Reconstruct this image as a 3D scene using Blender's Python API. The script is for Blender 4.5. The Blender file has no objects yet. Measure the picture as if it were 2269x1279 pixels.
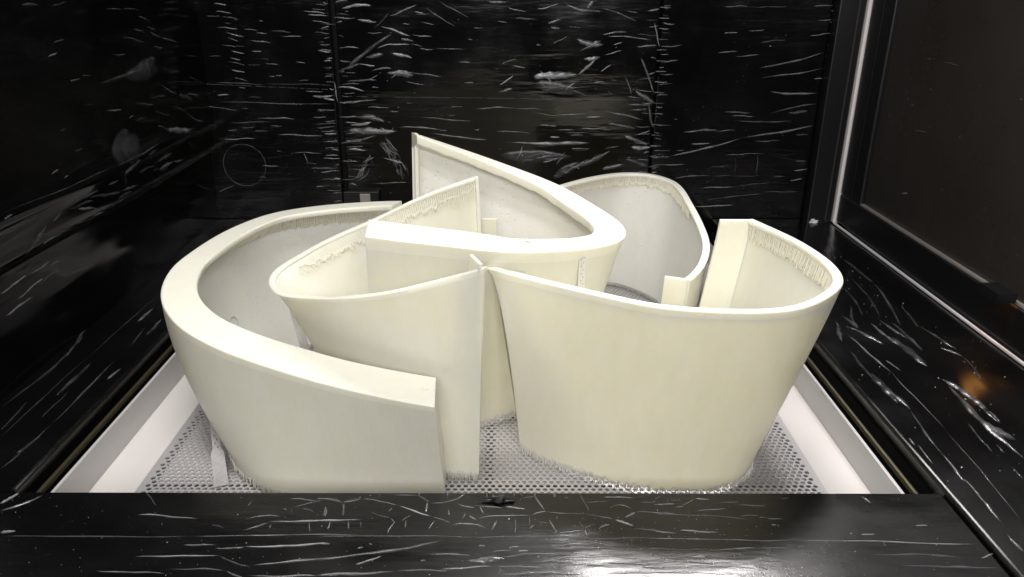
import bpy, bmesh, math, random
import numpy as np
from mathutils import Vector, Matrix

random.seed(7)
rng = np.random.default_rng(7)
sc = bpy.context.scene

# ---------------------------------------------------------------- camera, world, lamps, exposure
CAM_LOC = (0.0, 0.0, 0.5477)
CAM_RIGHT = (0.999954, -0.006714, 0.006811)
CAM_UP = (-0.003845, 0.369789, 0.929108)
CAM_FWD = (0.008757, 0.929091, -0.369747)
CAM_LENS = 27.305

cd = bpy.data.cameras.new('camera'); cam = bpy.data.objects.new('camera', cd)
sc.collection.objects.link(cam); sc.camera = cam
cd.lens = CAM_LENS; cd.sensor_width = 36.0; cd.clip_start = 0.02; cd.clip_end = 50
R_, U_, F_ = Vector(CAM_RIGHT), Vector(CAM_UP), Vector(CAM_FWD)
m = Matrix((( R_.x, U_.x, -F_.x, CAM_LOC[0]), (R_.y, U_.y, -F_.y, CAM_LOC[1]), (R_.z, U_.z, -F_.z, CAM_LOC[2]), (0, 0, 0, 1)))
cam.matrix_world = m

w = bpy.data.worlds.new('World'); sc.world = w; w.use_nodes = True
w.node_tree.nodes['Background'].inputs[0].default_value = (0.75, 0.85, 1.0, 1)
w.node_tree.nodes['Background'].inputs[1].default_value = 0.012

def lamp(name, loc, target, sx, sy, power, col):
    l = bpy.data.lights.new(name, 'AREA'); l.shape = 'RECTANGLE'; l.size = sx; l.size_y = sy
    l.energy = power; l.color = col
    o = bpy.data.objects.new(name, l); sc.collection.objects.link(o); o.location = loc
    d = Vector(target) - Vector(loc); o.rotation_euler = d.to_track_quat('-Z', 'Y').to_euler()
    return o
lamp('chamber_lamp_top', (-0.15, 0.50, 1.9), (-0.05, 0.95, 0.1), 0.70, 0.16, 11.5, (1.0, 0.98, 0.96))
lamp('chamber_lamp_left', (-0.46, 0.74, 1.0), (-0.36, 0.85, 0.1), 0.26, 0.10, 2.3, (1.0, 0.98, 0.94))
lamp('chamber_lamp_back', (0.40, 1.46, 0.93), (0.18, 0.5, 0.06), 0.40, 0.22, 3.0, (1.0, 0.97, 0.95)).data.spread = math.radians(80)
lamp('room_light', (0.1, -1.0, 1.12), (-0.05, 0.9, 0.1), 1.3, 0.6, 23.0, (1.0, 0.97, 0.96))

sc.view_settings.view_transform = 'Standard'; sc.view_settings.look = 'None'
sc.view_settings.gamma = 1; sc.view_settings.use_curve_mapping = False
sc.view_settings.exposure = 0.22
sc.cycles.max_bounces = 7; sc.cycles.diffuse_bounces = 4; sc.cycles.glossy_bounces = 4; sc.cycles.transparent_max_bounces = 6

# ---------------------------------------------------------------- helpers
def link(o): sc.collection.objects.link(o); return o
def tag(o, label=None, cat=None, group=None, kind=None):
    if label: o['label'] = label
    if cat: o['category'] = cat
    if group: o['group'] = group
    if kind: o['kind'] = kind
    return o
def empty(name, loc, label, cat, group=None):
    o = link(bpy.data.objects.new(name, None)); o.location = loc; o.empty_display_size = 0.02
    o['base'] = tuple(loc)
    return tag(o, label, cat, group)
def base_of(o):
    b = Vector((0, 0, 0))
    while o is not None: b += Vector(o.location); o = o.parent
    return b
def mk(name, verts, faces, mat, parent=None, smooth=False, origin=None, kind=None):
    v = np.asarray(verts, dtype=float).reshape(-1, 3)
    if parent is not None: off = np.array(base_of(parent))
    else: off = np.array(origin if origin is not None else (0, 0, 0), dtype=float)
    me = bpy.data.meshes.new(name)
    me.from_pydata((v - off).tolist(), [], faces); me.update()
    if smooth: me.polygons.foreach_set('use_smooth', [True] * len(me.polygons))
    if mat: me.materials.append(mat)
    o = link(bpy.data.objects.new(name, me))
    if parent is not None: o.parent = parent
    else: o.location = off
    if kind: o['kind'] = kind
    return o
def fix_normals(o):
    bm = bmesh.new(); bm.from_mesh(o.data); bmesh.ops.recalc_face_normals(bm, faces=bm.faces)
    bm.to_mesh(o.data); bm.free(); return o
def box_data(x0, x1, y0, y1, z0, z1, b=0.0):
    bm = bmesh.new(); bmesh.ops.create_cube(bm, size=1)
    for v in bm.verts:
        v.co = Vector(((x0 + x1) / 2 + v.co.x * (x1 - x0), (y0 + y1) / 2 + v.co.y * (y1 - y0), (z0 + z1) / 2 + v.co.z * (z1 - z0)))
    if b > 0: bmesh.ops.bevel(bm, geom=bm.edges[:], offset=b, segments=3, affect='EDGES', profile=0.5)
    bm.verts.index_update()
    v = [tuple(q.co) for q in bm.verts]; f = [[q.index for q in p.verts] for p in bm.faces]
    bm.free(); return v, f
def box(name, x0, x1, y0, y1, z0, z1, mat, parent=None, b=0.0, origin=None):
    v, f = box_data(x0, x1, y0, y1, z0, z1, b)
    return mk(name, v, f, mat, parent, origin=origin)
class MB:
    def __init__(s): s.v = []; s.f = []
    def add(s, v, f):
        n = len(s.v); s.v += [tuple(q) for q in v]; s.f += [[i + n for i in q] for q in f]
    def build(s, name, mat, parent=None, smooth=False, origin=None, kind=None):
        return mk(name, s.v, s.f, mat, parent, smooth, origin, kind)
def spike(mb, a, b, r0, r1, n=4):
    a = Vector(a); b = Vector(b); d = (b - a).normalized()
    s = d.cross(Vector((0.3, 1, 0.2))).normalized(); t = d.cross(s)
    v = []
    for p, r in ((a, r0), (b, r1)):
        for k in range(n):
            an = 2 * math.pi * k / n; v.append(p + (s * math.cos(an) + t * math.sin(an)) * r)
    f = [[k, (k + 1) % n, n + (k + 1) % n, n + k] for k in range(n)] + [list(range(n))[::-1], list(range(n, 2 * n))]
    mb.add(v, f)

# ---------------------------------------------------------------- materials
def new_mat(name):
    mt = bpy.data.materials.new(name); mt.use_nodes = True
    return mt, mt.node_tree.nodes, mt.node_tree.links, mt.node_tree.nodes['Principled BSDF']
def noise_bump(N, L, bsdf, terms, strength=1.0):
    """terms: list of (scale xyz, noise scale, detail, distance, kind)"""
    tc = N.new('ShaderNodeTexCoord'); prev = None
    for (sx, sy, sz), ns, det, dist in terms:
        mp = N.new('ShaderNodeMapping'); mp.inputs['Scale'].default_value = (sx, sy, sz)
        L.new(tc.outputs['Object'], mp.inputs[0])
        no = N.new('ShaderNodeTexNoise'); no.inputs['Scale'].default_value = ns; no.inputs['Detail'].default_value = det
        L.new(mp.outputs[0], no.inputs['Vector'])
        bp = N.new('ShaderNodeBump'); bp.inputs['Strength'].default_value = strength; bp.inputs['Distance'].default_value = dist
        L.new(no.outputs['Fac'], bp.inputs['Height'])
        if prev: L.new(prev.outputs[0], bp.inputs['Normal'])
        prev = bp
    L.new(prev.outputs[0], bsdf.inputs['Normal'])
    return prev, tc
def resin_mat(name, col, rough, sss, pits, dark=0.0):
    mt, N, L, b = new_mat(name)
    b.inputs['Roughness'].default_value = rough
    b.inputs['Subsurface Weight'].default_value = sss
    b.inputs['Subsurface Radius'].default_value = (1.0, 0.92, 0.55)
    b.inputs['Subsurface Scale'].default_value = 0.007
    b.inputs['Specular IOR Level'].default_value = 0.45
    prev, tc = noise_bump(N, L, b, [((1, 1, 0.12), 260, 3, 0.00022), ((1, 1, 1), 60, 3, 0.0002)])
    # faint mottling of the cured resin
    no = N.new('ShaderNodeTexNoise'); no.inputs['Scale'].default_value = 45; no.inputs['Detail'].default_value = 8; no.inputs['Roughness'].default_value = 0.7
    mp0 = N.new('ShaderNodeMapping'); mp0.inputs['Scale'].default_value = (1, 1, 0.45); L.new(tc.outputs['Object'], mp0.inputs[0])
    L.new(mp0.outputs[0], no.inputs['Vector'])
    cr = N.new('ShaderNodeValToRGB')
    cr.color_ramp.elements[0].position = 0.3; cr.color_ramp.elements[1].position = 0.72
    cr.color_ramp.elements[0].color = (col[0] * .965, col[1] * .965, col[2] * .94, 1)
    cr.color_ramp.elements[1].color = (min(1, col[0] * 1.02), min(1, col[1] * 1.02), min(1, col[2] * 1.05), 1)
    L.new(no.outputs['Fac'], cr.inputs[0]); L.new(cr.outputs[0], b.inputs['Base Color'])
    if pits:
        vo = N.new('ShaderNodeTexVoronoi'); vo.inputs['Scale'].default_value = pits
        mp = N.new('ShaderNodeMapping'); mp.inputs['Scale'].default_value = (1, 1, 0.75)
        L.new(tc.outputs['Object'], mp.inputs[0]); L.new(mp.outputs[0], vo.inputs['Vector'])
        mr = N.new('ShaderNodeMapRange'); mr.inputs[1].default_value = 0.08; mr.inputs[2].default_value = 0.22
        L.new(vo.outputs['Distance'], mr.inputs[0])
        bp = N.new('ShaderNodeBump'); bp.inputs['Strength'].default_value = 1; bp.inputs['Distance'].default_value = 0.0005
        L.new(mr.outputs[0], bp.inputs['Height']); L.new(prev.outputs[0], bp.inputs['Normal']); L.new(bp.outputs[0], b.inputs['Normal'])
    return mt
def plain_mat(name, col, rough, metal=0.0, bump=None, spec=0.5):
    mt, N, L, b = new_mat(name)
    b.inputs['Base Color'].default_value = (*col, 1); b.inputs['Roughness'].default_value = rough
    b.inputs['Metallic'].default_value = metal; b.inputs['Specular IOR Level'].default_value = spec
    if bump: noise_bump(N, L, b, bump)
    return mt
def film_mat(name, bump, rough=(0.10, 0.32), base=0.006):
    mt, N, L, b = new_mat(name)
    b.inputs['Base Color'].default_value = (base, base * 0.98, base * 1.02, 1)
    b.inputs['Specular IOR Level'].default_value = 0.5
    prev, tc = noise_bump(N, L, b, bump)
    no = N.new('ShaderNodeTexNoise'); no.inputs['Scale'].default_value = 9; no.inputs['Detail'].default_value = 6
    L.new(tc.outputs['Object'], no.inputs['Vector'])
    mr = N.new('ShaderNodeMapRange'); mr.inputs[1].default_value = 0.35; mr.inputs[2].default_value = 0.7
    mr.inputs[3].default_value = rough[0]; mr.inputs[4].default_value = rough[1]
    L.new(no.outputs['Fac'], mr.inputs[0]); L.new(mr.outputs[0], b.inputs['Roughness'])
    return mt
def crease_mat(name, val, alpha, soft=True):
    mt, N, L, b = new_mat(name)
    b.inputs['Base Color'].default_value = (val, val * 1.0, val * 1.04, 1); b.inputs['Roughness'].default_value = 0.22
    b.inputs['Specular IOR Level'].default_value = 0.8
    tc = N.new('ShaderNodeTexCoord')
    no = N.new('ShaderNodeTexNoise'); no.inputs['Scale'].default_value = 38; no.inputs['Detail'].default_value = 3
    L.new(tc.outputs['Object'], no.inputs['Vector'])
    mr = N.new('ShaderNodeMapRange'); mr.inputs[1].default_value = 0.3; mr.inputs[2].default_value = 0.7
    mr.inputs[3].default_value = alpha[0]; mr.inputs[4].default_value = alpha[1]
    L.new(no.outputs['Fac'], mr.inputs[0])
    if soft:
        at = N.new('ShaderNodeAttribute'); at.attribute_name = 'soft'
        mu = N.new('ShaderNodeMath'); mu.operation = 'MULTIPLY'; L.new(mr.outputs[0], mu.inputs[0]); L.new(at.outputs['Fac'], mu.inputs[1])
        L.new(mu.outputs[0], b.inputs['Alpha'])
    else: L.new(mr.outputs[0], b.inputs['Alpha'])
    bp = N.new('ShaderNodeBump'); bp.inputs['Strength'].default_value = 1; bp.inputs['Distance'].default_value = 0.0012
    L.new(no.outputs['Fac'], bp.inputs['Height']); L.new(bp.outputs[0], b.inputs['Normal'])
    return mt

M = {}
CREAM = (0.815, 0.798, 0.68)
M['shell'] = resin_mat('cured_resin_wall', CREAM, 0.38, 0.6, 0)
M['shell_pit'] = resin_mat('cured_resin_pitted', (0.785, 0.775, 0.715), 0.35, 0.5, 150)  # pitted inner face; its neutral tint paints in the cool direct light
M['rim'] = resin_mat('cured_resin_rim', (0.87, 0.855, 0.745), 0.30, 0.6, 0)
M['support'] = resin_mat('support_resin', (0.86, 0.835, 0.745), 0.45, 0.4, 0)
M['strut'] = resin_mat('support_strut', (0.42, 0.40, 0.40), 0.4, 0.0, 0)
M['strut'].node_tree.nodes['Principled BSDF'].inputs['Alpha'].default_value = 0.72
M['film_back'] = film_mat('black_film_back', [((1.5, 1, 5), 1.6, 2, 0.006), ((3, 1, 20), 4, 2, 0.0006)], (0.07, 0.24), 0.003)
M['film_left'] = film_mat('black_film_left', [((1, 1.5, 5), 1.8, 2, 0.006)], (0.08, 0.22), 0.003)
M['film_ledge'] = film_mat('black_film_ledge', [((2, 6, 1), 1.8, 2, 0.004), ((4, 18, 1), 4, 2, 0.0005), ((1, 1, 1), 500, 2, 0.00006)], (0.15, 0.36), 0.003)
M['film_side'] = film_mat('black_film_side', [((6, 2, 1), 1.8, 2, 0.004)], (0.12, 0.30), 0.003)
M['black'] = plain_mat('black_paint', (0.006, 0.006, 0.007), 0.35)
M['void'] = plain_mat('black_gap', (0.002, 0.002, 0.002), 0.7, spec=0.2)
M['door_glass'] = film_mat('brown_tinted_pane', [((1, 3, 3), 4.0, 4, 0.002)], (0.25, 0.45), 0.014)
M['door_glass'].node_tree.nodes['Principled BSDF'].inputs['Base Color'].default_value = (0.030, 0.026, 0.022, 1)
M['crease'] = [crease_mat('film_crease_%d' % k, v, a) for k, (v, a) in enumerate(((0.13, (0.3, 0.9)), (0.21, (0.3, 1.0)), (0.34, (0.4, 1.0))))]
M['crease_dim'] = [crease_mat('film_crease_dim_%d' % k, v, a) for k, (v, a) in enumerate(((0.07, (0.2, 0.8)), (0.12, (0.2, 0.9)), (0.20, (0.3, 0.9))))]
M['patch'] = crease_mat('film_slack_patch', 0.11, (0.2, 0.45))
M['ragged'] = plain_mat('torn_support_resin', (0.86, 0.83, 0.70), 0.5)
M['frill'] = plain_mat('fine_support_resin', (0.70, 0.685, 0.62), 0.75, spec=0.15)
M['line'] = crease_mat('film_line', 0.14, (0.15, 0.7), False)
M['white'] = plain_mat('white_gasket', (0.80, 0.76, 0.76), 0.5)
M['vat'] = plain_mat('vat_wall_grey', (0.58, 0.565, 0.56), 0.35, bump=[((1, 1, 1), 30, 3, 0.0004)])
M['pool'] = plain_mat('milky_liquid_resin', (0.80, 0.765, 0.74), 0.12)
M['steel'] = plain_mat('perforated_steel', (0.56, 0.54, 0.545), 0.34, 0.25, bump=[((1, 1, 1), 90, 3, 0.0002)])
M['bar'] = plain_mat('dark_steel_bar', (0.06, 0.055, 0.055), 0.4, 0.5)
M['brass'] = plain_mat('brass_rail', (0.07, 0.06, 0.03), 0.45, 0.4)
M['dust'] = plain_mat('white_dust', (0.75, 0.74, 0.72), 0.5)
M['chrome'] = plain_mat('latch_plate', (0.36, 0.33, 0.30), 0.3, 0.3)

# control points of the printed shells (metres): outer rim edge, lip width, foot line
SHELL = {
  'A': {'top': [(-0.072, 0.6962, 0.14),(-0.118, 0.7029, 0.145),(-0.1899, 0.7169, 0.155),(-0.2468, 0.7356, 0.163),(-0.2971, 0.7549, 0.17),(-0.3409, 0.778, 0.178),(-0.3782, 0.8083, 0.185),(-0.4189, 0.8715, 0.19),(-0.4362, 0.949, 0.195),(-0.4292, 0.9972, 0.2),(-0.4133, 1.0658, 0.205),(-0.384, 1.1214, 0.21),(-0.3455, 1.156, 0.215),(-0.2759, 1.1753, 0.22),(-0.2014, 1.1769, 0.225),(-0.1599, 1.162, 0.23)], 'lip': [0.062, 0.06, 0.055, 0.054, 0.052, 0.048, 0.044, 0.042, 0.04, 0.038, 0.036, 0.034, 0.032, 0.031, 0.03, 0.03], 'bot': [(-0.066, 0.722),(-0.112, 0.72),(-0.18, 0.718),(-0.228, 0.722),(-0.272, 0.738),(-0.312, 0.772),(-0.338, 0.815),(-0.355, 0.87),(-0.365, 0.94),(-0.36, 0.99),(-0.35, 1.045),(-0.33, 1.095),(-0.3, 1.125),(-0.25, 1.145),(-0.19, 1.15),(-0.155, 1.14)]},
  'B': {'top': [(-0.0399, 1.0497, 0.297),(-0.1113, 1.0304, 0.275),(-0.1763, 1.0229, 0.245),(-0.2365, 0.992, 0.225),(-0.2735, 0.9631, 0.21),(-0.2945, 0.9317, 0.202),(-0.2929, 0.8969, 0.2),(-0.2814, 0.8699, 0.2),(-0.2632, 0.8451, 0.202),(-0.2197, 0.8213, 0.208),(-0.1709, 0.805, 0.216),(-0.1239, 0.7906, 0.228),(-0.0704, 0.7829, 0.245),(-0.022, 0.7631, 0.267)], 'bot': [(-0.03, 1.03),(-0.09, 1.0),(-0.13, 0.98),(-0.165, 0.95),(-0.185, 0.92),(-0.195, 0.9),(-0.195, 0.875),(-0.19, 0.855),(-0.18, 0.84),(-0.16, 0.82),(-0.135, 0.8),(-0.105, 0.785),(-0.07, 0.768),(-0.03, 0.764)]},
  'C': {'top': [(-0.1628, 0.861, 0.27),(-0.1199, 0.8554, 0.266),(-0.0755, 0.8532, 0.262),(-0.0207, 0.8492, 0.257),(0.0179, 0.8518, 0.2535),(0.0794, 0.8783, 0.2475),(0.1247, 0.9122, 0.242),(0.1519, 0.9457, 0.24),(0.161, 0.9883, 0.24),(0.1512, 1.035, 0.243),(0.1206, 1.0888, 0.25),(0.0809, 1.1293, 0.265),(0.0173, 1.1474, 0.285),(-0.0541, 1.1495, 0.31),(-0.1372, 1.1365, 0.34)], 'lip': [0.066, 0.066, 0.064, 0.06, 0.056, 0.05, 0.046, 0.044, 0.042, 0.04, 0.04, 0.04, 0.038, 0.034, 0.024], 'bot': [(-0.165, 0.87),(-0.12, 0.868),(-0.07, 0.872),(-0.023, 0.882),(0.019, 0.911),(0.055, 0.93),(0.08, 0.95),(0.095, 0.972),(0.1, 0.995),(0.095, 1.03),(0.075, 1.06),(0.045, 1.085),(0.0, 1.1),(-0.06, 1.1),(-0.14, 1.11)]},
  'D': {'top': [(-0.0219, 0.8517, 0.235),(0.0176, 0.8211, 0.235),(0.09, 0.7728, 0.235),(0.1568, 0.7339, 0.235),(0.2238, 0.7217, 0.235),(0.2767, 0.7234, 0.235),(0.3179, 0.7402, 0.235),(0.3608, 0.7808, 0.235),(0.3827, 0.8165, 0.235),(0.3922, 0.8597, 0.235),(0.3909, 0.9102, 0.235),(0.3801, 0.9719, 0.235),(0.3509, 1.0564, 0.235)], 'bot': [(0.019, 0.827),(0.05, 0.796),(0.1, 0.765),(0.155, 0.741),(0.21, 0.735),(0.25, 0.742),(0.278, 0.76),(0.295, 0.785),(0.305, 0.82),(0.31, 0.86),(0.315, 0.91),(0.315, 0.965),(0.315, 1.04)]},
  'E': {'top': [(0.0744, 1.3197, 0.21),(0.0953, 1.329, 0.215),(0.1493, 1.3662, 0.22),(0.2101, 1.4026, 0.22),(0.2622, 1.3966, 0.22),(0.2985, 1.373, 0.215),(0.312, 1.3307, 0.21),(0.3156, 1.2749, 0.2),(0.3178, 1.2174, 0.19),(0.3142, 1.1409, 0.18),(0.3075, 1.1035, 0.17),(0.294, 1.0713, 0.16),(0.2771, 1.0492, 0.152),(0.2642, 1.0343, 0.15)], 'bot': [(0.08, 1.3),(0.105, 1.33),(0.15, 1.37),(0.199, 1.396),(0.239, 1.366),(0.265, 1.33),(0.28, 1.3),(0.29, 1.25),(0.295, 1.2),(0.292, 1.145),(0.288, 1.11),(0.282, 1.085),(0.272, 1.065),(0.262, 1.05)]},
}
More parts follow.
